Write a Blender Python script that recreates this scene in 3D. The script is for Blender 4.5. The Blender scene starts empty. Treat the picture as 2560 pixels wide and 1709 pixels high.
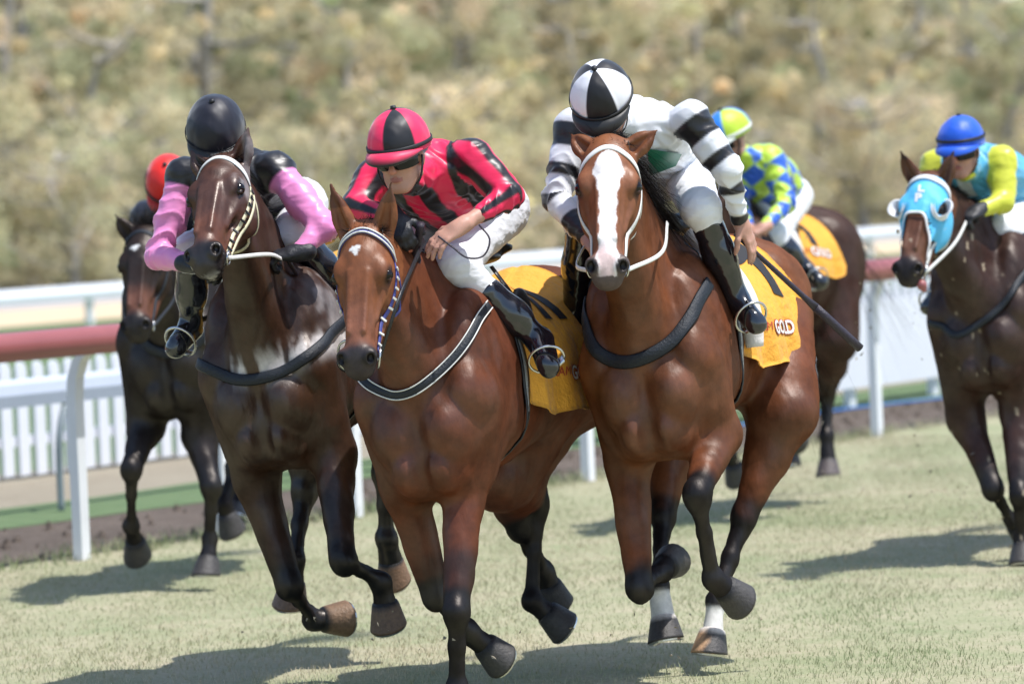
import bpy, math, random, time
import numpy as np
from mathutils import Vector, Matrix
T0 = time.time()
random.seed(7)
rng = np.random.default_rng(11)
scene = bpy.context.scene
R = math.radians
F_PX, CX, CY = 11334.0, 1280.0, 854.5
CAM_H, PITCH, ROLL = 2.0, R(2.233), R(2.4)
# ------------------------------------------------------------------ camera
cam_mat = (Matrix.Rotation(math.pi / 2 - PITCH, 4, 'X') @ Matrix.Rotation(-ROLL, 4, 'Z'))
cd = bpy.data.cameras.new('camera')
cam = bpy.data.objects.new('camera', cd)
scene.collection.objects.link(cam)
cam.matrix_world = Matrix.Translation((0, 0, CAM_H)) @ cam_mat
cd.sensor_width = 36.0
cd.lens = 36.0 * F_PX / 2560.0
cd.clip_start, cd.clip_end = 1.0, 3000.0
cd.dof.use_dof = True
cd.dof.focus_distance = 16.6
cd.dof.aperture_fstop = 3.1
scene.camera = cam
CR = np.array(cam_mat.to_3x3())
# ------------------------------------------------------------------ light
world = bpy.data.worlds.new('World'); scene.world = world; world.use_nodes = True
wn = world.node_tree.nodes; wl = world.node_tree.links
sky = wn.new('ShaderNodeTexSky'); sky.sky_type = 'NISHITA'; sky.sun_disc = False
EL = 68
SUN = Vector((0.86, -0.30, 0)).normalized() * math.cos(R(EL)) + Vector((0, 0, math.sin(R(EL))))
sky.sun_elevation = R(EL); sky.sun_rotation = math.atan2(SUN.x, SUN.y)
wn['Background'].inputs['Strength'].default_value = 0.15
wl.new(sky.outputs[0], wn['Background'].inputs['Color'])
sd = bpy.data.lights.new('sun', 'SUN'); sd.energy = 3.8; sd.angle = R(0.55); sd.color = (1.0, 0.972, 0.935)
sun = bpy.data.objects.new('sun', sd); scene.collection.objects.link(sun)
sun.rotation_euler = (-SUN).to_track_quat('-Z', 'Y').to_euler()
scene.view_settings.view_transform = 'Standard'; scene.view_settings.look = 'None'
scene.view_settings.gamma = 1.0; scene.view_settings.use_curve_mapping = False
scene.view_settings.exposure = 0.5
# ------------------------------------------------------------------ helpers
def A(*v): return np.array(v, float)
def nrm(v): v = np.asarray(v, float); return v / (np.linalg.norm(v) + 1e-12)
def ss(a, b, x):
    t = np.clip((x - a) / (b - a), 0, 1); return t * t * (3 - 2 * t)
def ray(px, py):
    d = CR @ A((px - CX) / F_PX, -(py - CY) / F_PX, -1.0); return d
def at_depth(px, py, y):
    d = ray(px, py); return A(0, 0, CAM_H) + d * (y / d[1])
def nz(P, s, seed=0, o=4):
    """cheap smooth pseudo noise -1..1 from warped sines"""
    r = np.random.default_rng(seed); out = np.zeros(len(P)); amp = 1; tot = 0
    Q = P * s
    for i in range(o):
        a = r.normal(size=(3, 3)); ph = r.uniform(0, 6.28, 3)
        W = np.sin(Q @ a + ph); out += amp * (W[:, 0] * W[:, 1] + W[:, 2] * .5); tot += amp
        Q = Q * 1.9 + W * .6; amp *= .55
    return out / tot
def rough_curve(pts, n):
    """catmull-rom through pts"""
    P = np.array(pts, float); k = len(P)
    if k < 3: return np.array([P[0] + (P[-1] - P[0]) * t for t in np.linspace(0, 1, n)])
    Q = np.vstack([2 * P[0] - P[1], P, 2 * P[-1] - P[-2]]); out = []
    for u in np.linspace(0, k - 1 - 1e-9, n):
        i = int(u); t = u - i; a, b, c, d = Q[i:i + 4]
        out.append(.5 * ((2 * b) + (c - a) * t + (2 * a - 5 * b + 4 * c - d) * t * t + (3 * b - a - 3 * c + d) * t ** 3))
    return np.array(out)
COL = scene.collection
def tag(o, label=None, cat=None, group=None, kind=None):
    if label: o['label'] = label
    if cat: o['category'] = cat
    if group: o['group'] = group
    if kind: o['kind'] = kind
    return o
def empty(name, loc, rz=0):
    o = bpy.data.objects.new(name, None); COL.objects.link(o); o.location = Vector(loc); o.rotation_euler = (0, 0, rz)
    o.empty_display_size = .2; return o
def mk(name, V, F, mat, parent=None, cols=None, smooth=True, off=None, midx=None):
    V = np.asarray(V, float)
    if off is not None: V = V - np.asarray(off)
    me = bpy.data.meshes.new(name)
    if isinstance(F, np.ndarray):
        n = len(F); k = F.shape[1]
        me.vertices.add(len(V)); me.vertices.foreach_set('co', V.astype(np.float32).ravel())
        me.loops.add(n * k); me.loops.foreach_set('vertex_index', F.astype(np.int32).ravel())
        me.polygons.add(n); me.polygons.foreach_set('loop_start', np.arange(0, n * k, k, dtype=np.int32))
        me.polygons.foreach_set('loop_total', np.full(n, k, np.int32))
        me.update(calc_edges=True)
    else:
        me.from_pydata(V.tolist(), [], F); me.update()
    for m in (mat if isinstance(mat, (list, tuple)) else [mat]): me.materials.append(m)
    if midx is not None: me.polygons.foreach_set('material_index', np.asarray(midx, np.int32))
    if cols is not None:
        a = me.color_attributes.new('Col', 'FLOAT_COLOR', 'POINT')
        c = np.ones((len(V), 4), np.float32); c[:, :3] = cols; a.data.foreach_set('color', c.ravel())
    if smooth: me.polygons.foreach_set('use_smooth', np.ones(len(me.polygons), bool))
    o = bpy.data.objects.new(name, me); COL.objects.link(o)
    if parent is not None: o.parent = parent
    return o
class MB:
    """collects boxes, tubes and strips into one mesh"""
    def __init__(s): s.V = []; s.F = []; s.n = 0; s.M = []
    def add(s, V, F, m=0):
        s.V.append(np.asarray(V, float)); s.F += [tuple(i + s.n for i in f) for f in F]; s.M += [m] * len(F); s.n += len(V); return s
    def box(s, lo, hi, m=0, Mx=None):
        (a, b, c), (d, e, f) = lo, hi
        V = A(a, b, c, d, b, c, d, e, c, a, e, c, a, b, f, d, b, f, d, e, f, a, e, f).reshape(8, 3)
        if Mx is not None: V = V @ Mx[:3, :3].T + Mx[:3, 3]
        return s.add(V, [(0, 3, 2, 1), (4, 5, 6, 7), (0, 1, 5, 4), (1, 2, 6, 5), (2, 3, 7, 6), (3, 0, 4, 7)], m)
    def tube(s, P, r, n=8, m=0, closed=False, flat=None):
        P = np.asarray(P, float); k = len(P); r = np.broadcast_to(r, (k,)) if np.ndim(r) < 2 else r
        T = np.gradient(P, axis=0)
        if closed: T = np.roll(P, -1, 0) - np.roll(P, 1, 0)
        T /= np.linalg.norm(T, axis=1)[:, None] + 1e-12
        u = np.cross(T[0], [0, 0, 1.]);
        if np.linalg.norm(u) < .1: u = np.cross(T[0], [0, 1., 0])
        u = nrm(u); V = []
        for i in range(k):
            u = nrm(u - T[i] * (u @ T[i])); v = np.cross(T[i], u)
            for j in range(n):
                a = 2 * math.pi * j / n
                V.append(P[i] + r[i] * (u * math.cos(a) + v * math.sin(a)))
        F = []
        for i in range(k if closed else k - 1):
            i2 = (i + 1) % k
            for j in range(n): F.append((i * n + j, i * n + (j + 1) % n, i2 * n + (j + 1) % n, i2 * n + j))
        if not closed: F += [tuple(reversed(range(n))), tuple((k - 1) * n + j for j in range(n))]
        return s.add(V, F, m)
    def strip(s, P, N, w, t, m=0, closed=False):
        """flat strap: path P, outward normals N, width w, thickness t"""
        P = np.asarray(P, float); k = len(P); T = np.gradient(P, axis=0)
        if closed: T = np.roll(P, -1, 0) - np.roll(P, 1, 0)
        T /= np.linalg.norm(T, axis=1)[:, None] + 1e-12
        S = np.cross(T, N); S /= np.linalg.norm(S, axis=1)[:, None] + 1e-12
        w = np.broadcast_to(w, (k,))[:, None] / 2
        V = np.stack([P - S * w, P - S * w * .8 + N * t, P + S * w * .8 + N * t, P + S * w], 1).reshape(-1, 3); F = []
        for i in range(k if closed else k - 1):
            a = i * 4; b = ((i + 1) % k) * 4
            F += [(a, a + 1, b + 1, b), (a + 1, a + 2, b + 2, b + 1), (a + 2, a + 3, b + 3, b + 2), (a + 3, a, b, b + 3)]
        if not closed: F += [(3, 2, 1, 0), (k * 4 - 4, k * 4 - 3, k * 4 - 2, k * 4 - 1)]
        return s.add(V, F, m)
    def build(s, name, mat, parent=None, off=None, smooth=False, cols=None):
        return mk(name, np.vstack(s.V), s.F, mat, parent, cols, smooth, off, s.M if isinstance(mat, (list, tuple)) else None)
def vnorm(V, F):
    a, b, c, d = (V[F[:, i]] for i in range(4)); n = np.cross(c - a, d - b); N = np.zeros_like(V)
    for i in range(4): np.add.at(N, F[:, i], n)
    return N / (np.linalg.norm(N, axis=1)[:, None] + 1e-12)
# ---- implicit shapes -> one continuous mesh
class Shape:
    def __init__(s): s.pr = []; s.kmax = .03
    def _add(s, f, lo, hi, k, op):
        s.pr.append((f, np.array(lo) , np.array(hi), k, op)); s.kmax = max(s.kmax, k)
    def cone(s, a, b, ra, rb, k=.03, u=None, su=1.0, op=1):
        a = np.array(a, float); b = np.array(b, float); d = b - a; L = d @ d + 1e-12
        uu = None if u is None else nrm(u)
        def f(P):
            q = P - a; t = np.clip((q @ d) / L, 0, 1); q = q - t[..., None] * d
            if uu is not None: q = q + (q @ uu)[..., None] * uu * (1 / su - 1)
            return (np.sqrt((q * q).sum(-1)) - (ra + (rb - ra) * t)) * min(1, su)
        m = max(ra, rb) * max(1, su)
        s._add(f, np.minimum(a, b) - m, np.maximum(a, b) + m, k, op); return s
    def chain(s, pts, rs, k=.03, **kw):
        for i in range(len(pts) - 1): s.cone(pts[i], pts[i + 1], rs[i], rs[i + 1], k, **kw)
        return s
    def ell(s, c, r, X=None, k=.03, op=1):
        c = np.array(c, float); r = np.array(r, float); X = np.eye(3) if X is None else np.array(X)   # rows = axes
        def f(P):
            q = (P - c) @ X.T; k0 = np.sqrt(((q / r) ** 2).sum(-1)); k1 = np.sqrt(((q / (r * r)) ** 2).sum(-1)) + 1e-9
            return k0 * (k0 - 1) / k1
        m = (np.abs(X) * r[:, None]).sum(0) if X is not None else r
        s._add(f, c - m, c + m, k, op); return s
    def fold(s, D, d, k, op):
        if op == 1:
            h = np.maximum(k - np.abs(D - d), 0) / k; return np.minimum(D, d) - h * h * k * .25
        d = -d; h = np.maximum(k - np.abs(D - d), 0) / k; return np.maximum(D, d) + h * h * k * .25
    def eval(s, P):
        D = np.full(len(P), 3.0)
        for f, lo, hi, k, op in s.pr: D = s.fold(D, f(P), k, op)
        return D
    def grad(s, P, e=.003):
        g = np.stack([s.eval(P + v) - s.eval(P - v) for v in np.eye(3) * e], 1)
        return g / (np.linalg.norm(g, axis=1)[:, None] + 1e-12)
    def proj(s, P, off=0.0, it=10):
        P = np.array(P, float)
        for _ in range(it): P -= .85 * (s.eval(P) - off)[:, None] * s.grad(P)
        return P, s.grad(P)
    def mesh(s, h, fine=None, coarse=None):
        """h voxel; fine = (axis, lo, hi, h2) list of finer slabs"""
        lo = np.min([p[1] for p in s.pr if p[4] == 1], 0) - .03; hi = np.max([p[2] for p in s.pr if p[4] == 1], 0) + .03
        ax = []
        for d in range(3):
            hs = [x for x in (fine or []) if x[0] == d]; x = lo[d]; g = [x]
            while x < hi[d]:
                st = h
                for _, a, b, h2 in hs:
                    if a < x < b: st = min(st, h2)
                x += st; g.append(x)
            ax.append(np.array(g, np.float32))
        V = np.full([len(a) for a in ax], 1.0, np.float32); mg = s.kmax + 2 * h
        for f, a, b, k, op in s.pr:
            sl = []
            for d in range(3):
                i0 = np.searchsorted(ax[d], a[d] - mg); i1 = np.searchsorted(ax[d], b[d] + mg); sl.append(slice(i0, i1))
            gx = [ax[d][sl[d]] for d in range(3)]
            if min(map(len, gx)) == 0: continue
            G = np.stack(np.meshgrid(*gx, indexing='ij'), -1)
            V[tuple(sl)] = s.fold(V[tuple(sl)], f(G).astype(np.float32), k, op)
        return nets(V, ax)
CORN = [(i, j, k) for i in (0, 1) for j in (0, 1) for k in (0, 1)]
def nets(V, ax):
    S = V < 0; n = [x - 1 for x in V.shape]
    c = np.zeros(n, np.int8)
    for i, j, k in CORN: c += S[i:i + n[0], j:j + n[1], k:k + n[2]]
    act = (c > 0) & (c < 8); I = np.argwhere(act); idx = np.full(n, -1, np.int32); idx[act] = np.arange(len(I))
    val = np.stack([V[I[:, 0] + i, I[:, 1] + j, I[:, 2] + k] for i, j, k in CORN], 1)
    acc = np.zeros((len(I), 3)); cnt = np.zeros(len(I))
    for a in range(8):
        for b in range(a + 1, 8):
            ca, cb = np.array(CORN[a]), np.array(CORN[b])
            if np.abs(ca - cb).sum() != 1: continue
            m = (val[:, a] < 0) != (val[:, b] < 0); t = val[m, a] / (val[m, a] - val[m, b])
            acc[m] += ca + t[:, None] * (cb - ca); cnt[m] += 1
    u = acc / cnt[:, None]
    P = np.stack([ax[d][I[:, d]] * (1 - u[:, d]) + ax[d][I[:, d] + 1] * u[:, d] for d in range(3)], 1)
    F = []
    for d in range(3):
        s0 = [slice(1, n[e]) if e != d else slice(0, n[e]) for e in range(3)]
        s1 = list(s0); s1[d] = slice(1, n[d] + 1)
        x = S[tuple(s0)] != S[tuple(s1)]; E = np.argwhere(x); ins = S[tuple(s0)][x]
        off = np.array([1, 1, 1]); off[d] = 0; E = E + off
        e, f = (d + 1) % 3, (d + 2) % 3
        def g(de, df):
            Q = E.copy(); Q[:, e] -= de; Q[:, f] -= df; return idx[Q[:, 0], Q[:, 1], Q[:, 2]]
        q = np.stack([g(1, 1), g(0, 1), g(0, 0), g(1, 0)], 1)
        q[~ins] = q[~ins][:, ::-1]; F.append(q)
    F = np.vstack(F); F = F[(F >= 0).all(1)]
    return P, F
# ------------------------------------------------------------------ materials
def mat(name, col=None, rough=.6, attr=False, bump=0, bscale=30, spec=.5, sheen=0, metal=0, noise=0, nscale=8, coat=0, wav=None, trans=0, sss=0, bdist=.01, bdet=5):
    m = bpy.data.materials.new(name); m.use_nodes = True; nt = m.node_tree; n = nt.nodes; l = nt.links
    b = n['Principled BSDF']; b.inputs['Roughness'].default_value = rough; b.inputs['Metallic'].default_value = metal
    b.inputs['Specular IOR Level'].default_value = spec; b.inputs['Coat Weight'].default_value = coat
    b.inputs['Coat Roughness'].default_value = .15
    if sheen: b.inputs['Sheen Weight'].default_value = sheen; b.inputs['Sheen Roughness'].default_value = .4
    if sss: b.inputs['Subsurface Weight'].default_value = sss; b.inputs['Subsurface Radius'].default_value = (.02, .008, .005); b.inputs['Subsurface Scale'].default_value = .5
    tc = n.new('ShaderNodeTexCoord'); src = None
    if attr:
        a = n.new('ShaderNodeAttribute'); a.attribute_name = 'Col'; src = a.outputs['Color']
    else:
        v = n.new('ShaderNodeRGB'); v.outputs[0].default_value = (*col, 1); src = v.outputs[0]
    if noise:
        t = n.new('ShaderNodeTexNoise'); t.inputs['Scale'].default_value = nscale; t.inputs['Detail'].default_value = 6; t.inputs['Roughness'].default_value = .65
        l.new(tc.outputs['Object'], t.inputs['Vector'])
        mr = n.new('ShaderNodeMapRange'); mr.inputs['From Min'].default_value = .25; mr.inputs['From Max'].default_value = .75
        mr.inputs['To Min'].default_value = 1 - noise; mr.inputs['To Max'].default_value = 1 + noise; l.new(t.outputs[0], mr.inputs[0])
        mx = n.new('ShaderNodeVectorMath'); mx.operation = 'SCALE'; l.new(src, mx.inputs[0]); l.new(mr.outputs[0], mx.inputs['Scale']); src = mx.outputs[0]
    l.new(src, b.inputs['Base Color'])
    if bump:
        t = n.new('ShaderNodeTexNoise'); t.inputs['Scale'].default_value = bscale; t.inputs['Detail'].default_value = bdet; t.inputs['Roughness'].default_value = .6
        if wav:
            mp = n.new('ShaderNodeMapping'); mp.inputs['Scale'].default_value = wav; l.new(tc.outputs['Object'], mp.inputs[0]); l.new(mp.outputs[0], t.inputs['Vector'])
        else: l.new(tc.outputs['Object'], t.inputs['Vector'])
        bp = n.new('ShaderNodeBump'); bp.inputs['Strength'].default_value = bump; bp.inputs['Distance'].default_value = bdist
        l.new(t.outputs[0], bp.inputs['Height']); l.new(bp.outputs[0], b.inputs['Normal'])
    return m
M = {}
M['coat'] = mat('horse_coat', attr=True, rough=.46, spec=.20, noise=.34, nscale=16, bump=.5, bscale=26, bdist=.006, wav=(1, 1, .4))
M['coat_wet'] = mat('horse_coat_sweaty', attr=True, rough=.38, spec=.36, noise=.38, nscale=16, bump=.55, bscale=26, bdist=.006, wav=(1, 1, .4))
def fur(m, gl, rough, edge):
    # short hair: diffuse body with a soft gloss that does not flare up at grazing angles like a varnish
    n = m.node_tree.nodes; l = m.node_tree.links; b = n['Principled BSDF']; c = b.inputs['Base Color'].links[0].from_socket; nm = b.inputs['Normal'].links[0].from_socket
    d = n.new('ShaderNodeBsdfDiffuse'); g = n.new('ShaderNodeBsdfGlossy'); g.inputs['Roughness'].default_value = rough; g.inputs['Color'].default_value = (1, .93, .88, 1); lw = n.new('ShaderNodeLayerWeight'); lw.inputs['Blend'].default_value = .4
    f = n.new('ShaderNodeMath'); f.operation = 'MULTIPLY_ADD'; f.inputs[1].default_value = edge; f.inputs[2].default_value = gl; l.new(lw.outputs['Facing'], f.inputs[0])
    t = n.new('ShaderNodeTexNoise'); t.inputs['Scale'].default_value = 5; t.inputs['Detail'].default_value = 4; tc = n.new('ShaderNodeTexCoord'); l.new(tc.outputs['Object'], t.inputs[0]); mr = n.new('ShaderNodeMapRange'); mr.inputs[1].default_value = .3; mr.inputs[2].default_value = .7; mr.inputs[3].default_value = .35; mr.inputs[4].default_value = 1.5; l.new(t.outputs[0], mr.inputs[0])
    f2 = n.new('ShaderNodeMath'); f2.operation = 'MULTIPLY'; l.new(f.outputs[0], f2.inputs[0]); l.new(mr.outputs[0], f2.inputs[1])
    x = n.new('ShaderNodeMixShader'); l.new(f2.outputs[0], x.inputs[0]); l.new(d.outputs[0], x.inputs[1]); l.new(g.outputs[0], x.inputs[2])
    for s_ in (d, g, lw): l.new(nm, s_.inputs['Normal'])
    l.new(c, d.inputs['Color']); l.new(x.outputs[0], n['Material Output'].inputs['Surface'])
fur(M['coat'], .034, .46, .010); fur(M['coat_wet'], .042, .40, .014)
M['hoof'] = mat('hoof_horn', attr=True, rough=.55, noise=.35, nscale=60, bump=.4, bscale=90)
M['eye'] = mat('eye_dark', (.005, .003, .002), rough=.12, spec=.4)
M['hair'] = mat('horse_hair', (.010, .007, .006), rough=.6, spec=.25)
M['silk'] = mat('racing_silk', attr=True, rough=.40, spec=.5, sheen=.2, bump=.35, bscale=10, bdist=.02, wav=(1, 1, 2.2), bdet=1.5)
M['breeches'] = mat('white_breeches', (.78, .79, .83), rough=.55, sheen=.2, bump=.45, bscale=13, bdist=.018, wav=(1, 1.3, 2.5), noise=.04, bdet=1.5)
M['boot'] = mat('boot_leather', (.006, .008, .014), rough=.16, spec=.75, coat=.5, bump=.35, bscale=16, bdist=.012, bdet=1)
M['skin'] = mat('skin', attr=True, rough=.5, spec=.4, sss=.12, noise=.08, nscale=40, bump=.25, bscale=60, bdist=.004)
M['glove'] = mat('black_glove', (.012, .013, .018), rough=.5, bump=.5, bscale=40)
M['black_leather'] = mat('black_leather', (.012, .013, .016), rough=.4, bump=.3, bscale=60)
M['navy_strap'] = mat('navy_webbing', (.007, .011, .018), rough=.55, bump=.4, bscale=120, noise=.25, nscale=50)
M['white_strap'] = mat('white_strap', (.72, .72, .68), rough=.4, noise=.12, nscale=30)
M['cream'] = mat('cream_strap', (.68, .64, .42), rough=.5, noise=.2, nscale=50)
M['blue_strap'] = mat('violet_blue_strap', (.06, .07, .28), rough=.45)
M['steel'] = mat('steel', (.62, .62, .62), rough=.25, metal=1)
M['cloth'] = mat('yellow_saddlecloth', (.78, .36, .030), rough=.75, sheen=.1, bump=.9, bscale=10, bdist=.03, noise=.12)
M['cloth_black'] = mat('black_print', (.012, .012, .014), rough=.7)
M['cloth_white'] = mat('white_print', (.8, .78, .72), rough=.7)
M['cloth_red'] = mat('red_print', (.38, .03, .02), rough=.7)
M['pad'] = mat('white_fleece_pad', (.74, .70, .68), rough=.8, sheen=.3, bump=.5, bscale=30)
M['elastic'] = mat('grey_elastic_girth', (.30, .31, .31), rough=.7, bump=.8, bscale=150)
M['helmet'] = mat('cap_silk', attr=True, rough=.48, spec=.4, sheen=.3, bump=.35, bscale=14, bdist=.014, bdet=1)
M['lens'] = mat('goggle_lens', (.006, .006, .008), rough=.18, spec=.35)
M['rubber'] = mat('black_band', (.012, .012, .014), rough=.5)
M['green_silk'] = mat('green_silk', (.01, .16, .09), rough=.4)
M['lightblue'] = mat('light_blue_hood', (.10, .50, .80), rough=.6, noise=.06, nscale=20, bump=.3, bscale=40)
M['white_plastic'] = mat('white_plastic', (.80, .80, .80), rough=.4)
M['violet'] = mat('violet_blue_cloth', (.06, .06, .42), rough=.6)
M['tongue'] = mat('wet_pink_tongue', (.34, .11, .11), rough=.25)
M['foam'] = mat('sweat_foam', (.66, .63, .60), rough=.8)
M['whip'] = mat('whip_covering', (.03, .022, .035), rough=.4, bump=.5, bscale=120)
# ------------------------------------------------------------------ track, rails, trees
TA = math.atan(6666 / 10400.0); tdir = A(math.sin(TA), math.cos(TA), 0); ndir = A(-math.cos(TA), math.sin(TA), 0)
def tr(s, o, z=0): return tdir * s + ndir * o + A(0, 0, z)      # s along the rail, o away from the camera
def trn(name): pass
def nodes_mat(name):
    m = bpy.data.materials.new(name); m.use_nodes = True; return m, m.node_tree.nodes, m.node_tree.links, m.node_tree.nodes['Principled BSDF']
def ground_mat(name, cols, scales=(.6, 6, 60), rough=.95, bump=.6, stretch=(1, 1, 1)):
    m, n, l_, b = nodes_mat(name); b.inputs['Roughness'].default_value = rough; b.inputs['Specular IOR Level'].default_value = .2
    tc = n.new('ShaderNodeTexCoord'); mp = n.new('ShaderNodeMapping'); mp.inputs['Scale'].default_value = stretch; l_.new(tc.outputs['Object'], mp.inputs[0]); prev = None
    for i, s_ in enumerate(scales):
        t = n.new('ShaderNodeTexNoise'); t.inputs['Scale'].default_value = s_; t.inputs['Detail'].default_value = 5; t.inputs['Roughness'].default_value = .6; l_.new(mp.outputs[0], t.inputs[0])
        cr = n.new('ShaderNodeValToRGB'); cr.color_ramp.elements[0].position = .36; cr.color_ramp.elements[1].position = .64
        a, c = cols[i % len(cols)]; cr.color_ramp.elements[0].color = (*a, 1); cr.color_ramp.elements[1].color = (*c, 1); l_.new(t.outputs[0], cr.inputs[0])
        if prev is None: prev = cr.outputs[0]
        else:
            mx = n.new('ShaderNodeMix'); mx.data_type = 'RGBA'; mx.inputs[0].default_value = (.5, .42, .35)[i % 3]; l_.new(prev, mx.inputs[6]); l_.new(cr.outputs[0], mx.inputs[7]); prev = mx.outputs[2]
    l_.new(prev, b.inputs['Base Color'])
    t = n.new('ShaderNodeTexNoise'); t.inputs['Scale'].default_value = 45; t.inputs['Detail'].default_value = 6; l_.new(mp.outputs[0], t.inputs[0]); bp = n.new('ShaderNodeBump'); bp.inputs['Strength'].default_value = bump; bp.inputs['Distance'].default_value = .03; l_.new(t.outputs[0], bp.inputs['Height']); l_.new(bp.outputs[0], b.inputs['Normal'])
    return m
def sheet(name, s0, s1, o0, o1, z, m, ns=60, no=6, wob=.0, seed=1):
    """flat sheet along the track with wavering long edges"""
    r = np.random.default_rng(seed); ph = r.uniform(0, 6, 4); V = []
    for i in range(ns + 1):
        s = s0 + (s1 - s0) * i / ns; w = wob * (math.sin(s * 1.3 + ph[0]) + .6 * math.sin(s * 3.1 + ph[1]) + .4 * math.sin(s * 7.3 + ph[2])); 
        for j in range(no + 1):
            f = j / no; o = o0 + (o1 - o0) * f + w * (1 if j in (0, no) else .5); V.append(tr(s, o, z))
    F = [(i * (no + 1) + j, (i + 1) * (no + 1) + j, (i + 1) * (no + 1) + j + 1, i * (no + 1) + j + 1) for i in range(ns) for j in range(no)]
    return tag(mk(name, V, F, m, smooth=False), kind='structure')
turf_m = ground_mat('dry_turf', [((.22, .27, .13), (.50, .42, .30)), ((.24, .28, .14), (.46, .39, .28)), ((.20, .25, .12), (.44, .40, .29))], (.5, 4, 38), stretch=(1, 1, 1))
green_m = ground_mat('green_turf', [((.10, .16, .07), (.16, .22, .11)), ((.08, .13, .06), (.17, .22, .11)), ((.09, .15, .07), (.15, .19, .09))])
soil_m = ground_mat('dark_track_soil', [((.075, .058, .045), (.16, .125, .10)), ((.06, .047, .038), (.20, .16, .13)), ((.07, .055, .045), (.20, .16, .13))], (.8, 5, 24), bump=1.0)
tan_m = ground_mat('dry_dirt', [((.24, .20, .15), (.34, .30, .23)), ((.22, .19, .13), (.33, .30, .22)), ((.22, .2, .14), (.36, .3, .24))], (.5, 5, 40))
sand_m = ground_mat('sand_track', [((.60, .46, .30), (.70, .56, .38)), ((.55, .42, .27), (.7, .55, .37)), ((.6, .48, .3), (.68, .55, .4))], (.3, 2, 20))
grey_m = ground_mat('pale_gravel', [((.42, .38, .38), (.52, .48, .47)), ((.40, .36, .36), (.52, .48, .46)), ((.4, .37, .36), (.5, .46, .44))], (.3, 2, 20))
scrub_m = ground_mat('bush_floor', [((.10, .095, .05), (.20, .17, .10)), ((.09, .09, .05), (.22, .18, .11)), ((.1, .1, .05), (.2, .17, .1))], (.2, 1, 10))
V = [(-320, -220, -.012), (320, -220, -.012), (320, 320, -.012), (-320, 320, -.012)]
tag(mk('ground', V, [(0, 1, 2, 3)], scrub_m, smooth=False), kind='structure')
sheet('racetrack_turf', -30, 120, -30, 15.08, 0, turf_m, 150, 20, .05)
sheet('soil_strip', -30, 120, 15.0, 16.9, -.004, soil_m, 150, 3, .04, 2)
sheet('grass_verge', -30, 120, 16.78, 17.9, -.0, green_m, 150, 3, .06, 3)
sheet('dirt_path', -30, 120, 17.75, 20.2, -.004, tan_m, 150, 3, .05, 4)
sheet('infield_grass', -40, 160, 20.0, 40.8, .0, green_m, 120, 10, .05, 5)
sheet('sand_track', -40, 200, 40.7, 46.1, .004, sand_m, 100, 4, .1, 6)
sheet('gravel_road', -40, 220, 46.0, 50.5, .008, grey_m, 100, 4, .1, 7)
# ---- turf blades near the camera
def blades(name, n, s0, s1, o0, o1, hmin, hmax, m, seed, w=.004):
    r = np.random.default_rng(seed); s = r.uniform(s0, s1, n); o = r.uniform(o0, o1, n); base = s[:, None] * tdir + o[:, None] * ndir
    dens = nz(base, 1.7, seed, 4); keep = dens > r.uniform(-1.3, .5, n); base = base[keep]; n = len(base); dens = dens[keep]
    h_ = r.uniform(hmin, hmax, n) * (1 + .25 * dens); a = r.uniform(0, 6.28, n); lean = r.normal(0, .5, (n, 2)) * h_[:, None]
    sd_ = np.stack([np.cos(a), np.sin(a), a * 0], 1) * (w / 2); mid = base + np.stack([lean[:, 0] * .35, lean[:, 1] * .35, h_ * .6], 1); tip = base + np.stack([lean[:, 0], lean[:, 1], h_], 1)
    V = np.stack([base - sd_, base + sd_, mid + sd_ * .7, mid - sd_ * .7, tip], 1).reshape(-1, 3); i = np.arange(n)[:, None] * 5
    F = np.vstack([np.hstack([i, i + 1, i + 2]), np.hstack([i, i + 2, i + 3]), np.hstack([i + 3, i + 2, i + 4])])
    g = np.array([.22, .28, .13]); d = np.array([.53, .46, .33]); k = np.clip(.55 + .45 * nz(base, 1.1, seed + 1, 3) + .35 * nz(base, .35, seed + 2, 2) + .25 * ss(0, 3, base[:, 0]) * ss(19, 16, base[:, 1]) + .13 * r.normal(0, 1, n), 0, 1)[:, None]; c = g * (1 - k) + d * k
    return mk(name, V, F, m, None, np.repeat(c, 5, axis=0), smooth=False)
blade_m = mat('grass_blade', attr=True, rough=.7, spec=.2)
# area in view: between 14.5 m and 25 m from the camera
tag(blades('grass_blades', 340000, 8.5, 28, 6.0, 15.1, .010, .024, blade_m, 3, .0032), 'short dry grass blades of the racing turf', 'grass', kind='stuff')
tag(blades('grass_tufts', 9000, 15, 42, 14.85, 15.25, .03, .09, blade_m, 5, .006), 'longer grass tufts along the edge of the soil strip', 'grass', kind='stuff')
r = np.random.default_rng(21); b = MB()
for _ in range(900):
    q = tr(r.uniform(14, 60), 15.1 + r.uniform(0, 1.7)); z = r.uniform(.008, .035); d = r.normal(size=(5, 3)) * z; d[:, 2] = np.abs(d[:, 2]); d[4] = (0, 0, z * 1.3); d[:4, 2] = -.01
    d[:4, :2] = np.array([(1, 0), (0, 1), (-1, 0), (0, -1)]) * z * r.uniform(.8, 2, (4, 1)); b.add(q + d, [(0, 1, 4), (1, 2, 4), (2, 3, 4), (3, 0, 4)])
tag(b.build('soil_clods', soil_m), 'loose dark clods along the soil strip under the rail', 'soil', kind='stuff')
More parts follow.
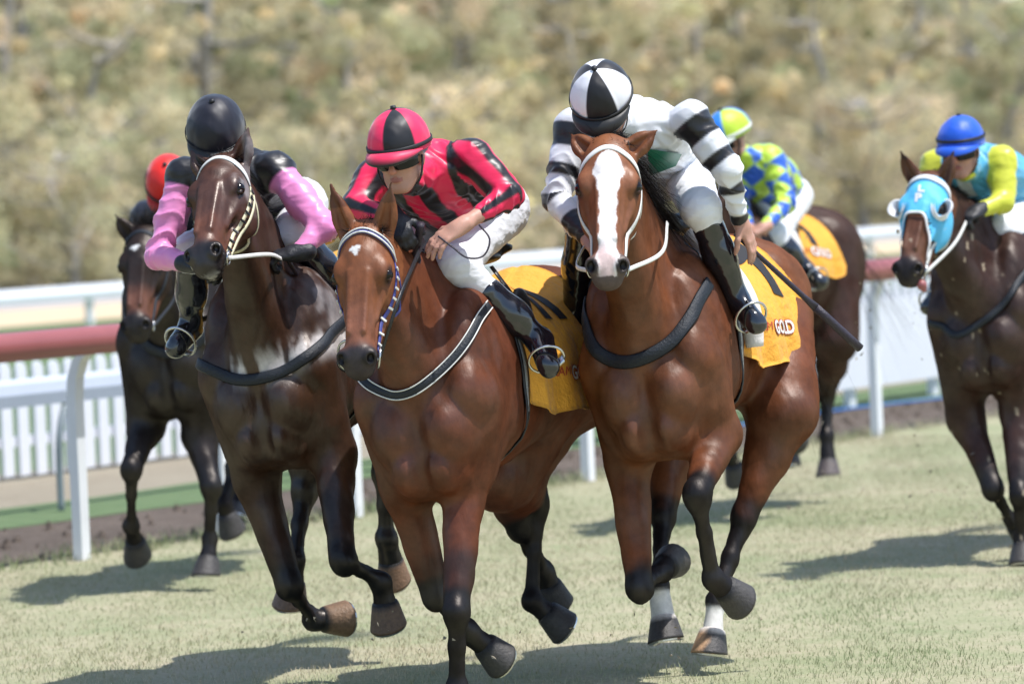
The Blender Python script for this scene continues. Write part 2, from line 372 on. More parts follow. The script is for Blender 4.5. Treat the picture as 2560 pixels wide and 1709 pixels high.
# ---- paint
rail_m = mat('faded_red_rail', (.33, .105, .105), rough=.33, noise=.10, nscale=3)
white_m = mat('white_paint', (.78, .80, .84), rough=.45, noise=.05, nscale=4, bump=.15, bscale=12)
pale_m = mat('pale_plastic_rail', (.50, .55, .64), rough=.5, noise=.04, nscale=4)
grey_m2 = mat('grey_metal_leg', (.24, .28, .30), rough=.5)
panel_m = mat('white_board', (.76, .80, .84), rough=.5, noise=.04, nscale=3)
# ---- main running rail: oval pipe, gooseneck posts
O0 = 14.94; s_ref = (at_depth(190.7, 1400, 24.07) @ tdir); SP = 1.285
rail = empty('running_rail', tr(s_ref, O0 - .28)); rail.rotation_euler = (0, 0, -TA + 0)
rail.rotation_euler = (0, 0, 0); ro = tr(s_ref, O0 - .28)
HR = 1.17; b = MB(); ss_ = np.linspace(s_ref - 12, s_ref + 60, 90)
prof = [(math.cos(a) * .068, math.sin(a) * .076) for a in np.linspace(0, 2 * math.pi, 17)[:-1]]
V = np.array([tr(s, O0 - .16 + x, HR + z) for s in ss_ for x, z in prof]); F = [(i * 16 + j, (i + 1) * 16 + j, (i + 1) * 16 + (j + 1) % 16, i * 16 + (j + 1) % 16) for i in range(89) for j in range(16)]
mk('rail_pipe', V, F, rail_m, rail, off=ro)
for k in range(-6, 38):
    s = s_ref + k * SP; b = MB()
    path = [(0, 0), (0, .3), (0, .6), (0, .86), (-.01, .97), (-.045, 1.06), (-.10, 1.11)]
    V = []; w, d = .036, .03
    for i, (oo, z) in enumerate(path):
        for ds, do in ((-w, -d), (w, -d), (w, d), (-w, d)): V.append(tr(s + ds, O0 + oo + do, z if i else -.05))
    F = [(i * 4 + j, i * 4 + (j + 1) % 4, (i + 1) * 4 + (j + 1) % 4, (i + 1) * 4 + j) for i in range(len(path) - 1) for j in range(4)] + [(3, 2, 1, 0), (24, 25, 26, 27)]
    if s < s_ref + 48: mk('post', V, F, white_m, rail, off=ro, smooth=False)
for k in range(-1, 9):
    s = s_ref + 1.7 + k * 3.9; V = np.array([tr(s + e, O0 - .16 + x * 1.07, HR + z * 1.07) for e in (-.06, .06) for x, z in prof]); mk('pipe_joint', V, [(j, 16 + j, 16 + (j + 1) % 16, (j + 1) % 16) for j in range(16)] + [tuple(range(16)), tuple(range(31, 15, -1))], rail_m, rail, off=ro)
tag(rail, 'faded red tubular running rail on white posts along the near edge of the grass', 'rail')
# ---- low pale rail on curved grey legs
o2 = 17.35; low = empty('low_rail', tr(s_ref, o2)); lo_ = tr(s_ref, o2); b = MB()
sA, sB = s_ref - 10, s_ref + 13
V = []; pr = [(-.03, .66), (.03, .66), (.03, .80), (.0, .83), (-.03, .80), (-.045, .735)]
for s in (sA, sB): V += [tr(s, o2 + x, z) for x, z in pr]
mk('rail_board', V, [(i, (i + 1) % 6, 6 + (i + 1) % 6, 6 + i) for i in range(6)] + [(5, 4, 3, 2, 1, 0), (6, 7, 8, 9, 10, 11)], pale_m, low, off=lo_, smooth=False)
sl = at_depth(238, 1275, 27.6) @ tdir
for k in range(-2, 5):
    s = sl + k * 2.75
    if s > sB: continue
    b = MB(); P = rough_curve([tr(s, o2 - .02, -.03), tr(s, o2 - .02, .25), tr(s + .0, o2 - .03, .45), tr(s + .06, o2 - .02, .60), tr(s + .16, o2, .70)], 16); b.tube(P, .022, 8); b.build('leg', grey_m2, low, off=lo_, smooth=True)
tag(low, 'low pale plastic rail on curved grey legs in front of the picket fence', 'rail')
# ---- picket fence
o3 = 19.55; s3 = at_depth(60, 1050, 31.2) @ tdir; sp3 = .178; pf = empty('picket_fence', tr(s3, o3)); po_ = tr(s3, o3)
pv = []; w = .055; d = .011; prof = [(-w, .02), (w, .02), (w, .74), (w * .8, .775), (w * .35, .795), (-w * .35, .795), (-w * .8, .775), (-w, .74)]
n_ = len(prof)
V = [tdir * x + ndir * (-d) + A(0, 0, z) for x, z in prof] + [tdir * x + ndir * d + A(0, 0, z) for x, z in prof]
F = [tuple(range(n_)), tuple(range(2 * n_ - 1, n_ - 1, -1))] + [(i, i + n_, (i + 1) % n_ + n_, (i + 1) % n_) for i in range(n_)]
p0 = mk('picket', V, F, white_m, pf, smooth=False); p0.location = Vector(tdir * (-16 * sp3))
for k in range(-15, 90):
    c = p0.copy(); COL.objects.link(c); c.parent = pf; c.location = Vector(tdir * (k * sp3 + random.uniform(-.006, .006)) + A(0, 0, random.uniform(-.008, .008))); c.rotation_euler = (0, 0, 0)
for z in (.22, .60):
    b = MB(); a, c = tr(s3 - 3, o3 + .03, z) - po_, tr(s3 + 90 * sp3, o3 + .03, z) - po_; V = []
    for q in (a, c): V += [q - ndir * .015, q + ndir * .02, q + ndir * .02 + A(0, 0, .07), q - ndir * .015 + A(0, 0, .07)]
    mk('fence_rail', V, [(0, 1, 5, 4), (1, 2, 6, 5), (2, 3, 7, 6), (3, 0, 4, 7), (3, 2, 1, 0), (4, 5, 6, 7)], white_m, pf, smooth=False)
tag(pf, 'white picket fence with rounded tops behind the left part of the running rail', 'fence')
# ---- white board fence on the right
o4 = 16.9; s4 = at_depth(2214, 1000, 35.3) @ tdir; pe = empty('board_fence', tr(s4, o4)); pe_o = tr(s4, o4); sp4 = 1.42
for k in range(-5, 7):
    s = s4 + k * sp4; V = [tr(s + a, o4 + c, z) for z in (-.03, .89) for a, c in ((-.05, .0), (.05, .0), (.05, .06), (-.05, .06))]
    mk('post', V, [(3, 2, 1, 0), (4, 5, 6, 7), (0, 1, 5, 4), (1, 2, 6, 5), (2, 3, 7, 6), (3, 0, 4, 7)], white_m, pe, off=pe_o, smooth=False)
    if k % 2 == 0 and k > -5:
        e0, e1 = s - .7, s + 2 * sp4 - .72; z0_, z1_ = .14 + random.uniform(-.01, .01), .82 + random.uniform(-.01, .01); V = [tr(x, o4 + c, z) for z in (z0_, z1_) for x, c in ((e0, -.035), (e1, -.035), (e1, -.004), (e0, -.004))]
        mk('board', V, [(3, 2, 1, 0), (4, 5, 6, 7), (0, 1, 5, 4), (1, 2, 6, 5), (2, 3, 7, 6), (3, 0, 4, 7)], panel_m, pe, off=pe_o, smooth=False)
tag(pe, 'low fence of broad white boards on short posts, behind the rail at right', 'fence')
b = MB(); P = [tr(s, 16.55 + .08 * math.sin(s * .9) + .04 * math.sin(s * 2.3), .02) for s in np.linspace(s4 - 4, s4 + 1.2, 50)]; b.tube(P, .011, 6)
tag(b.build('hose', mat('blue_hose', (.03, .16, .48), rough=.4), smooth=True), 'thin blue hose lying on the soil below the white board fence', 'hose')
# ---- far white rail
o5 = 39.6; fr_ = empty('far_rail', tr(60, o5)); fo = tr(60, o5); V = []; pr = [(-.10, .36), (-.12, .46), (-.06, .56), (.06, .56), (.12, .46), (.10, .36)]
for s in (10, 170): V += [tr(s, o5 + x, z) for x, z in pr]
mk('rail_pipe', V, [(i, (i + 1) % 6, 6 + (i + 1) % 6, 6 + i) for i in range(6)] + [(5, 4, 3, 2, 1, 0), (6, 7, 8, 9, 10, 11)], white_m, fr_, off=fo, smooth=False)
s5 = at_depth(174, 800, 61) @ tdir
for k in range(-5, 24):
    s = s5 + k * 2.6; V = [tr(s + a, o5 + c, z) for z in (-.03, .52) for a, c in ((-.05, -.04), (.05, -.04), (.05, .04), (-.05, .04))]
    mk('post', V, [(3, 2, 1, 0), (4, 5, 6, 7), (0, 1, 5, 4), (1, 2, 6, 5), (2, 3, 7, 6), (3, 0, 4, 7)], white_m, fr_, off=fo, smooth=False)
tag(fr_, 'distant low white rail in front of the sand track and the trees', 'rail')
# ---- hillside and trees
def foliage_mat():
    m, n, l_, b = nodes_mat('eucalypt_foliage'); b.inputs['Roughness'].default_value = .75; b.inputs['Specular IOR Level'].default_value = .25
    oi = n.new('ShaderNodeObjectInfo'); a = n.new('ShaderNodeAttribute'); a.attribute_name = 'Col'
    cr = n.new('ShaderNodeValToRGB'); e = cr.color_ramp.elements; cols = [(0, (.20, .26, .15)), (.18, (.35, .37, .24)), (.38, (.51, .45, .32)), (.55, (.37, .39, .26)), (.72, (.56, .47, .36)), (.88, (.57, .53, .31)), (1, (.26, .31, .21))]
    cols = [(a_, tuple(v * w for v, w in zip(c_, (1.42, 1.38, 1.30)))) for a_, c_ in cols]; e[0].position, e[0].color = 0, (*cols[0][1], 1); e[1].position, e[1].color = 1, (*cols[-1][1], 1)
    for q, c in cols[1:-1]: x = e.new(q); x.color = (*c, 1)
    ad = n.new('ShaderNodeMath'); ad.operation = 'MULTIPLY_ADD'; ad.inputs[1].default_value = .5; l_.new(oi.outputs['Random'], ad.inputs[0])
    sp = n.new('ShaderNodeSeparateColor'); l_.new(a.outputs['Color'], sp.inputs[0]); l_.new(sp.outputs[0], ad.inputs[2]); l_.new(ad.outputs[0], cr.inputs[0])
    mx = n.new('ShaderNodeVectorMath'); mx.operation = 'SCALE'; l_.new(cr.outputs[0], mx.inputs[0]); l_.new(sp.outputs[1], mx.inputs['Scale']); l_.new(mx.outputs[0], b.inputs['Base Color'])
    tr_ = n.new('ShaderNodeBsdfTranslucent'); l_.new(mx.outputs[0], tr_.inputs['Color']); ms = n.new('ShaderNodeMixShader'); ms.inputs[0].default_value = .42; l_.new(b.outputs[0], ms.inputs[1]); l_.new(tr_.outputs[0], ms.inputs[2]); l_.new(ms.outputs[0], n['Material Output'].inputs['Surface'])
    return m
fol = foliage_mat(); bark = mat('pale_bark', (.44, .41, .37), rough=.8, noise=.3, nscale=4, bump=.5, bscale=12)
def tree_proto(seed, hgt, wid, low, nleaf, lsize):
    r = np.random.default_rng(seed); mb = MB(); cl = []
    P = rough_curve([(0, 0, -.3), (r.normal(0, .2), r.normal(0, .2), hgt * .35), (r.normal(0, .4), r.normal(0, .4), hgt * .7), (r.normal(0, .5), r.normal(0, .5), hgt * .95)], 12); mb.tube(P, np.linspace(.16, .04, 12), 7)
    for i in range(16):
        k = r.integers(2, 11); a = r.uniform(0, 6.28); L = wid * r.uniform(.35, .8) * (1.1 - k / 16); e = P[k] + A(math.cos(a) * L, math.sin(a) * L, L * r.uniform(.1, .7)); mb.tube(rough_curve([P[k], (P[k] + e) / 2 + A(0, 0, -.1 * L), e], 6), np.linspace(.07, .02, 6), 5); cl.append(e)
    for i in range(70):
        z = low + (hgt - low) * r.uniform(0, 1) ** .9; rr = wid * .5 * math.sqrt(max(.05, 1 - ((z - hgt * .45) / (hgt * .62)) ** 2)) * r.uniform(.25, 1.05); a = r.uniform(0, 6.28); cl.append(A(math.cos(a) * rr, math.sin(a) * rr, z))
    cl = np.array(cl); j = r.integers(0, len(cl), nleaf); cs = r.uniform(.22, .62, len(cl)); dv = r.normal(size=(nleaf, 3)); dv /= np.linalg.norm(dv, axis=1)[:, None]; c = cl[j] + dv * (cs[j] * r.uniform(.2, 1.0, nleaf) ** .5)[:, None] * A(1, 1, .75)
    a = r.normal(size=(nleaf, 3)); a /= np.linalg.norm(a, axis=1)[:, None]; bq = np.cross(a, r.normal(size=(nleaf, 3))); bq /= np.linalg.norm(bq, axis=1)[:, None]; s_ = lsize * r.uniform(.5, 1.3, nleaf)[:, None]
    V = np.stack([c - a * s_, c - bq * s_ * .45, c + a * s_, c + bq * s_ * .45], 1).reshape(-1, 3); F = np.arange(nleaf * 4).reshape(-1, 4)
    tint = np.clip(r.normal(.25, .15, len(cl)), 0, .5)[j]; br = np.clip(r.normal(1, .15, len(cl))[j] + r.normal(0, .10, nleaf), .6, 1.35); cc = np.stack([tint, br, br], 1)
    return mb, (V, F, np.repeat(cc, 4, axis=0))
protos = []
for i, (hg, wd, lw, nl, ls) in enumerate([(8, 4.6, .6, 15000, .075), (9.5, 5.0, 1.0, 17000, .075), (6.5, 4.2, .3, 14000, .07), (11, 5.4, 1.5, 17000, .08), (3.2, 3.4, .1, 8000, .06), (2.4, 2.8, .1, 7000, .06)]):
    mb, (V, F, c) = tree_proto(40 + i, hg, wd, lw, nl, ls); protos.append((mb, V, F, c))
def hillz(o): return 0 if o < 58 else (o - 58) * .16
meshes = {}; TT = []; rr = random.Random(5)
s_mid = 62
def put(i, s, o, sc, nm, lab, cat, grp):
    z = hillz(o); root = empty(nm, tr(s, o, z - .05)); root.rotation_euler = (0, 0, rr.uniform(0, 6.28)); root.scale = (sc, sc, sc * rr.uniform(.9, 1.1))
    if i not in meshes:
        mb, V, F, c = protos[i]; a = mb.build('trunk', bark, root, smooth=True); d = mk('crown', V, F, fol, root, c, smooth=False); meshes[i] = (a, d)
    else:
        for q in meshes[i]: c = q.copy(); COL.objects.link(c); c.parent = root
    tag(root, lab, cat, grp); return root
# positions along a row seen from the camera: image x -> s
def s_at(px, o):
    d = ray(px, 700); k = o / (d @ ndir); return (d * k) @ tdir
TREES = []; used = set()
rows = [(52.0, [4, 5], 14, 'bush', .95), (54.5, [2, 0, 4], 12, 'tree', .9), (59, [0, 1, 2], 11, 'tree', 1.0), (66, [1, 3, 0], 10, 'tree', 1.05), (75, [3, 1], 9, 'tree', 1.1)]
ZN = ['just beyond the left edge', 'at the left edge', 'left of the red cap', 'above the red cap', 'above the black cap', 'right of the black cap', 'above the pink striped cap', 'right of the pink striped cap', 'left of the quartered cap', 'above the quartered cap', 'above the diamond silks', 'right of the diamond silks', 'left of the blue cap', 'above the blue cap', 'beyond the right edge']
for ri, (o, ids, n_, kind, sc0) in enumerate(rows):
    for k in range(n_):
        px = -260 + 3080 * (k + .5 * (ri % 2) + rr.uniform(-.25, .25)) / n_; i = rr.choice(ids); nm = 'bush' if i > 3 else 'gum_tree'
        zi = min(int((px + 260) / 3080 * len(ZN)), len(ZN) - 1)
        while (ri, i > 3, zi) in used: zi = (zi + 1) % len(ZN)
        used.add((ri, i > 3, zi)); zone = ZN[zi]
        lab = {0: 'low dry bush below the trees', 1: 'leafy gum tree of the front row', 2: 'dense gum tree of the second row', 3: 'tall gum tree up the slope', 4: 'tallest gum tree at the back'}[ri]
        if i > 3 and ri == 1: lab = 'rounded dry bush between front gum trees'
        put(i, s_at(px, o), o + rr.uniform(-.8, .8), sc0 * rr.uniform(.85, 1.15), nm, lab + ', ' + zone, 'bush' if i > 3 else 'tree', 'bushes and gum trees behind the track')
# hill
V = []; F = []; NS, NO = 60, 24
for i in range(NS + 1):
    for j in range(NO + 1):
        s = -60 + 320 * i / NS; o = 50.4 + 120 * (j / NO) ** 1.3; V.append(tr(s, o, (hillz(o) if j else 0) + .006 + (.4 * math.sin(s * .31 + o * .2) * min(1, max(0, (o - 58) / 10)))))
F = [(i * (NO + 1) + j, (i + 1) * (NO + 1) + j, (i + 1) * (NO + 1) + j + 1, i * (NO + 1) + j + 1) for i in range(NS) for j in range(NO)]
tag(mk('hillside', V, F, scrub_m), kind='structure')
# ---- clods and grass clippings thrown up by the hooves
r = np.random.default_rng(4); b = MB()
for (px, py, dep, n_, sx, sy) in ((2440, 1250, 21.4, 60, 170, 130), (2020, 1200, 24.2, 25, 70, 60), (1700, 1560, 17.3, 20, 120, 60), (1000, 1560, 16.6, 20, 200, 60), (2300, 760, 21.8, 30, 140, 160)):
    for _ in range(n_):
        c = at_depth(px + r.normal(0, sx), py + r.normal(0, sy), dep + r.normal(0, .3))
        if c[2] < .02: continue
        q = r.normal(size=(4, 3)) * r.uniform(.003, .008); b.add(c + q, [(0, 1, 2), (0, 2, 3), (0, 3, 1), (1, 3, 2)])
tag(b.build('flying_clods', tan_m), 'small clods and grass clippings thrown up behind the hooves', 'dirt', kind='stuff')
print('done', round(time.time() - T0, 1), 'tris', sum(len(o.data.polygons) for o in bpy.data.objects if o.type == 'MESH'))
# ------------------------------------------------------------------ horse
class Frame:
    """local frame: x to the image right, y backwards along the horse, z up; origin on the ground under the chest"""
    def __init__(s, px, depth, head, lean=0):
        s.a = R(head); w = at_depth(px, 1100, depth); s.O = A(w[0], w[1], 0)
        s0 = A(math.cos(s.a), -math.sin(s.a), 0); s.b = A(math.sin(s.a), math.cos(s.a), 0); L = R(lean); Z = A(0, 0, 1.)
        s.s = s0 * math.cos(L) + Z * math.sin(L); s.z = Z * math.cos(L) - s0 * math.sin(L)      # the horse leans into the bend
        s.O = s.O + s0 * math.tan(L); s.X = np.stack([s.s, s.b, s.z])
    def seat(s, o, loc=None):
        m = Matrix.Identity(4); Q = s.X.T
        for i in range(3):
            for j in range(3): m[i][j] = Q[i][j]
        o.matrix_world = Matrix.Translation(Vector(s.O if loc is None else loc)) @ m
    def hit(s, pts, shape, off=0.0):
        C = s.X @ (A(0, 0, CAM_H) - s.O); D = np.array([nrm(s.X @ ray(*q)) for q in pts]); t = np.full(len(pts), 13.0)
        for _ in range(90): t = t + np.clip((shape.eval(C + D * t[:, None]) - off) * .8, -.05, 1.0)
        P = C + D * t[:, None]; ok = np.abs(shape.eval(P) - off) < .012
        return P[ok] if ok.sum() > 2 else P
    def p(s, px, py, b):
        d = ray(px, py); C = A(0, 0, CAM_H)
        t = (b - (C - s.O) @ s.b) / (d @ s.b); return s.X @ (C + d * t - s.O)
    def w(s, P): return np.asarray(P) @ s.X + s.O
    def v(s, wv): return s.X @ np.asarray(wv)
def look_frame(fr, P, yaw, pitch):
    """facing direction: towards the camera from P, turned yaw (image left +) and dipped by pitch; returned in horse frame"""
    to = A(0, 0, CAM_H) - fr.w(P); az = math.atan2(to[0], to[1]); y = R(yaw)
    az2 = az + y; p = R(pitch)
    return fr.v(A(math.sin(az2) * math.cos(p), math.cos(az2) * math.cos(p), -math.sin(p)))
def horse(name, S):
    fr = Frame(S['cx'], S['depth'], S['heading'], S.get('lean', 5)); G = S.get('g', 1.0); lift = S.get('lift', .1); hs = S.get('hs', 1.0)
    def P_(q): return fr.p(*q[1:]) if q[0] == 'p' else A(*q[1:])
    root = empty('horse', fr.O); fr.seat(root); tag(root, S['label'], 'horse', 'galloping racehorses')
    z0 = lift; B = Shape(); W = S.get('wid', 1.0)
    # ---- trunk
    B.ell((0, .50, 1.20 * G + z0), (.262 * W, .56, .36), k=.06)
    B.ell((0, .95, 1.20 * G + z0), (.275 * W, .50, .30), k=.08)
    B.ell((0, 1.30, 1.34 * G + z0), (.25 * W, .36, .25), k=.09)
    for sx in (-1, 1):
        B.ell((sx * .135 * W, 1.36, 1.22 * G + z0), (.15, .27, .28), k=.08)
        B.ell((sx * .15 * W, .20, 1.20 * G + z0), (.12, .25, .33), k=.07)
        B.ell((sx * .095 * W, -.015, 1.03 * G + z0), (.105, .125, .14), k=.018)      # pectorals
        B.ell((sx * .065 * W, .0, .90 * G + z0), (.07, .13, .11), k=.018)
        B.ell((sx * .175 * W, .03, 1.17 * G + z0), (.085, .12, .12), k=.022)      # point of shoulder
        B.ell((sx * .09 * W, .12, .90 * G + z0), (.10, .16, .14), k=.05); B.ell((sx * .20 * W, .28, 1.07 * G + z0), (.07, .15, .13), k=.018); B.cone((sx * .18 * W, .06, 1.22 * G + z0), (sx * .12 * W, .30, 1.50 * G + z0), .07, .05, k=.018)
    B.ell((0, .10, .93 * G + z0), (.09, .2, .16), k=.05)
    B.ell((0, .40, 1.50 * G + z0), (.085, .34, .13), k=.09)                      # withers
    B.ell((0, .02, 1.20 * G + z0), (.13, .13, .19), k=.06)
    B.cone((0, -.16, 1.08 * G + z0), (0, -.10, .84 * G + z0), .012, .012, k=.05, op=0)          # cleft of the breast
    NB = len(B.pr)
    # ---- head frame
    poll = P_(S['poll']); muz = P_(S['muz']); h = nrm(muz - poll); L = .61 * hs
    face = look_frame(fr, poll, S['yaw'], 0)
    lat = nrm(np.cross(face, h)); rollv = S.get('hroll', 0)
    n = np.cross(h, lat)
    if rollv:
        c, s_ = math.cos(R(rollv)), math.sin(R(rollv)); lat, n = lat * c + n * s_, n * c - lat * s_
    hl = np.linalg.norm(muz - poll); hs = hl / .60
    LW = S.get('lw', 1.14)
    def H(l, t, nn): return poll + (lat * l * LW + h * t + n * nn) * hs
    HX = np.stack([lat, h, n])
    # ---- neck
    w0 = A(0, .34, 1.50 * G + z0); NK = len(B.pr)
    B.cone((0, .22, 1.30 * G + z0), H(0, .10, -.16), .215, .088 * hs, k=.06, u=lat * .5 + A(.5, 0, 0), su=.64)
    B.cone(w0, H(0, .03, -.13), .12, .07 * hs, k=.08, u=A(1, 0, 0), su=.7)
    B.cone((0, .05, 1.15 * G + z0), H(0, .20, -.19), .125, .062 * hs, k=.05)
    # ---- head (also its own shape, to lay the bridle on)
    Hd = Shape(); NH0 = len(B.pr)
    for T in (B, Hd):
        def e(l, t, nn, r, k=.03, op=1): T.ell(H(l, t, nn), A(*r) * A(LW, 1, 1) * hs, HX, k=k * hs, op=op)
        e(0, .09, -.085, (.085, .13, .085), .05)
        e(0, .18, -.085, (.098, .11, .08), .04)
        T.cone(H(0, .14, -.06), H(0, .50, -.058), .070 * hs, .046 * hs, k=.03, u=lat, su=1.05)
        T.cone(H(0, .12, -.035), H(0, .50, -.032), .045 * hs, .026 * hs, k=.03, u=lat, su=1.1)
        for s_ in (-1, 1):
            e(s_ * .068, .180, -.032, (.030, .05, .030), .025)                   # brow
            e(s_ * .064, .21, -.150, (.036, .112, .10), .022)                     # cheek
            T.cone(H(s_ * .072, .245, -.080), H(s_ * .050, .37, -.070), .014 * hs, .007 * hs, k=.022)   # facial crest
            T.cone(H(s_ * .030, .20, .004), H(s_ * .028, .44, .0), .008 * hs, .007 * hs, k=.02)          # nasal bones
            T.cone(H(s_ * .038, .28, -.17), H(s_ * .022, .50, -.115), .040 * hs, .03 * hs, k=.04)
        e(0, .530, -.068, (.060, .066, .056), .03)
        e(0, .575, -.085, (.042, .030, .040), .025)
        e(0, .545, -.125, (.034, .040, .028), .018)                              # chin
        for s_ in (-1, 1):
            e(s_ * .044, .535, -.030, (.027, .036, .026), .018)                  # nostril rims
            T.ell(H(s_ * .052, .548, -.020), A(.015, .022, .016) * hs, HX, k=.008, op=0)
        T.cone(H(-.05, .568, -.108), H(.05, .568, -.108), .0035, .0035, k=.01, op=0)
        for s_ in (-1, 1): T.ell(H(s_ * .103, .195, -.052), A(.016, .026, .018) * hs, HX, k=.02, op=0)
        for s_ in (-1, 1): T.cone(H(s_ * .096, .168, -.046), H(s_ * .098, .222, -.048), .009 * hs, .007 * hs, k=.012)
    NH1 = len(B.pr)
    for i, s_ in enumerate((-1, 1)):
        eb = H(s_ * .058, .03, -.085); et = P_(S['ears'][i]) if S['ears'][i] else H(s_ * .08, -.13, -.12)
        d = et - eb; L_ = np.linalg.norm(d); fw = nrm(S.get('earf', 1) * n + .25 * s_ * lat); d /= L_; sd_ = nrm(np.cross(d, fw)); fw = np.cross(sd_, d)
        X = np.stack([sd_, d, fw]); m1 = eb + d * L_ * .42
        B.cone(eb - d * .03, eb + d * L_ * .35, .030, .034, k=.03, u=fw, su=.6)
        B.ell(m1, (.036, L_ * .40, .020), X, k=.02); B.cone(m1, et, .026, .006, k=.015, u=fw, su=.55)
        B.cone(m1 - d * L_ * .2 + fw * .022, m1 + d * L_ * .36 + fw * .013, .020, .007, k=.01, op=0)
    # ---- legs
    black = []; hooves = []; lens = []
    for i, q in enumerate(S['fore']):
        sx = (-1, 1)[i]; el, kn, ft, ho = [P_(v) for v in q]
        sh = A(sx * .155 * W, .06, 1.12 * G + z0); d = nrm(kn - el); mid = el + (kn - el) * .28
        B.cone(sh, el, .12, .088, k=.06)
        fw = nrm(np.cross(d, A(1, 0, 0)))
        B.cone(el, kn, .082, .045, k=.045); B.cone(el - d * .02 - fw * .025, mid + (kn - el) * .25, .066, .036, k=.018)
        B.cone(el + (kn - el) * .1 + A(sx * .034, 0, 0), el + (kn - el) * .72 + A(sx * .014, 0, 0), .050, .024, k=.012)
        B.cone(el + (kn - el) * .1 - A(sx * .028, 0, 0), el + (kn - el) * .6 - A(sx * .010, 0, 0), .046, .024, k=.012)
        B.ell(kn, (.049, .052, .062), k=.022); B.ell(kn - d * .01 - fw * .022, (.041, .026, .042), k=.012)
        c = nrm(ft - kn); bk = nrm(A(0, 1, .25) - c * (c @ A(0, 1, .25))); B.chain([kn + c * .03, kn + (ft - kn) * .45, ft], [.034, .0245, .027], k=.025)
        B.chain([kn + c * .04 + bk * .028, kn + (ft - kn) * .5 + bk * .028, ft + bk * .020], [.022, .0135, .019], k=.006)
        B.ell(kn + A(.018, 0, .012) - bk * .03, (.022, .02, .028), k=.012); B.ell(kn + A(-.018, 0, .012) - bk * .03, (.022, .02, .028), k=.012)
        B.ell(ft, (.039, .043, .042), k=.02); pd = nrm(ho - ft); pe = ft + pd * (np.linalg.norm(ho - ft) - .075)
        B.cone(ft, pe, .031, .044, k=.02)
        black.append((kn, ft, ho, el)); hooves.append((pe, ho, pd, c)); lens.append([np.linalg.norm(el - kn), np.linalg.norm(kn - ft), np.linalg.norm(ft - ho)])
    for i, q in enumerate(S['hind']):
        sx = (-1, 1)[i]; st, hk, ft, ho = [P_(v) for v in q]; hip = A(sx * .13 * W, 1.30, 1.32 * G + z0)
        B.cone(hip, st, .21, .14, k=.07); B.cone(st, hk, .112, .048, k=.04); g = nrm(hk - st)
        B.cone(hip + A(sx * .02, .15, -.1), st + (hk - st) * .45 + A(0, .04, 0), .15, .07, k=.07)
        B.ell(hk, (.047, .062, .062), k=.022); c = nrm(ft - hk); bk = nrm(A(0, 1, 0) - c * c[1]) if abs(c[1]) < .95 else A(0, 0, 1.)
        B.cone(hk + bk * .035 - c * .06, hk + c * .05 + bk * .02, .026, .024, k=.03)
        B.cone(st + (hk - st) * .55 + bk * .04, hk + bk * .045 - c * .05, .022, .018, k=.03)
        B.chain([hk + c * .02, hk + (ft - hk) * .5, ft], [.040, .027, .030], k=.025); B.chain([hk + c * .05 + bk * .03, hk + (ft - hk) * .5 + bk * .03, ft + bk * .02], [.023, .0145, .020], k=.006); B.ell(ft, (.041, .045, .044), k=.02)
        pd = nrm(ho - ft); pe = ft + pd * (np.linalg.norm(ho - ft) - .075); B.cone(ft, pe, .033, .044, k=.02)
        black.append((hk, ft, ho, st)); hooves.append((pe, ho, pd, c)); lens.append([np.linalg.norm(st - hk), np.linalg.norm(hk - ft), np.linalg.norm(ft - ho)])
    print(name, 'hs %.2f' % hs, 'legs', np.round(lens, 2).tolist(), 'poll', np.round(poll, 2), 'muz', np.round(muz, 2))
    hh = S.get('h', .012); hlo = min(poll[1], muz[1]) - .15; hz = min(muz[2], poll[2]) - .1; hx0, hx1 = min(poll[0], muz[0]) - .16, max(poll[0], muz[0]) + .16
    V, F = B.mesh(hh, [(1, -9, max(poll[1], muz[1]) + .1, hh * .6), (2, hz, 9, hh * .62), (0, hx0, hx1, hh * .62)])
    N_ = vnorm(V, F); away = np.clip((np.linalg.norm(V - H(0, .25, -.08), axis=1) - .25) / .2, 0, 1)
    V = V + N_ * ((.0035 * (1 - np.abs(nz(V * A(1, 1, .55), 15, 43, 2)) * 2.2).clip(-.5, 1) + .0042 * nz(V * A(1, 1, .7), 12, 41, 3) + .0025 * np.abs(nz(V * A(1, 1, .5), 30, 42, 2))) * (.25 + .75 * away))[:, None]
    # ---- coat colour
    base = A(*S['coat']); c = np.tile(base, (len(V), 1)); nn_ = nz(V, 5, 3); n2_ = nz(V * A(1, 1, .6), 9, 13, 4); c *= (1 + .22 * nn_ + .14 * n2_)[:, None]; c[:, 0] *= 1 + .12 * nz(V, 3, 17, 2)
    hd = ((V - poll) @ HX.T) / hs; l, t, q = hd.T; near = (t > -.08) & (t < .66) & (np.abs(l) < .14) & (q > -.26) & (q < .05)
    nb = ss(.3, .0, np.abs(t - .28) - .3) * near
    if 'face' in S: c = c * (1 - nb[:, None]) + np.array(S['face']) * nb[:, None] * (1 + .15 * nn_)[:, None]
    def mix(mask, col):
        nonlocal c; m = np.clip(mask, 0, 1)[:, None]; c = c * (1 - m) + np.array(col) * m
    if 'nose' in S: mix(near * ss(.30, .40, t) * .8, S['nose'])
    mix(near * ss(.02, .0, np.abs(l) - .02) * ss(-.2, -.06, q) * ss(-.02, .03, t) * 0, base)
    dark = A(.0075, .0065, .0075)
    mz = near * ss(.465, .515, t + .02 * nn_); mix(mz, S.get('muzzle', (.022, .018, .020)))
    for s_ in (-1, 1):
        mix(near * ss(.035, .018, np.sqrt((l - s_ * .052) ** 2 + (t - .545) ** 2 + (q + .02) ** 2)), (.006, .005, .005))
        mix(near * ss(.042, .022, np.sqrt((l - s_ * .1) ** 2 + (t - .195) ** 2 * .6 + (q + .05) ** 2)) * .85, dark)
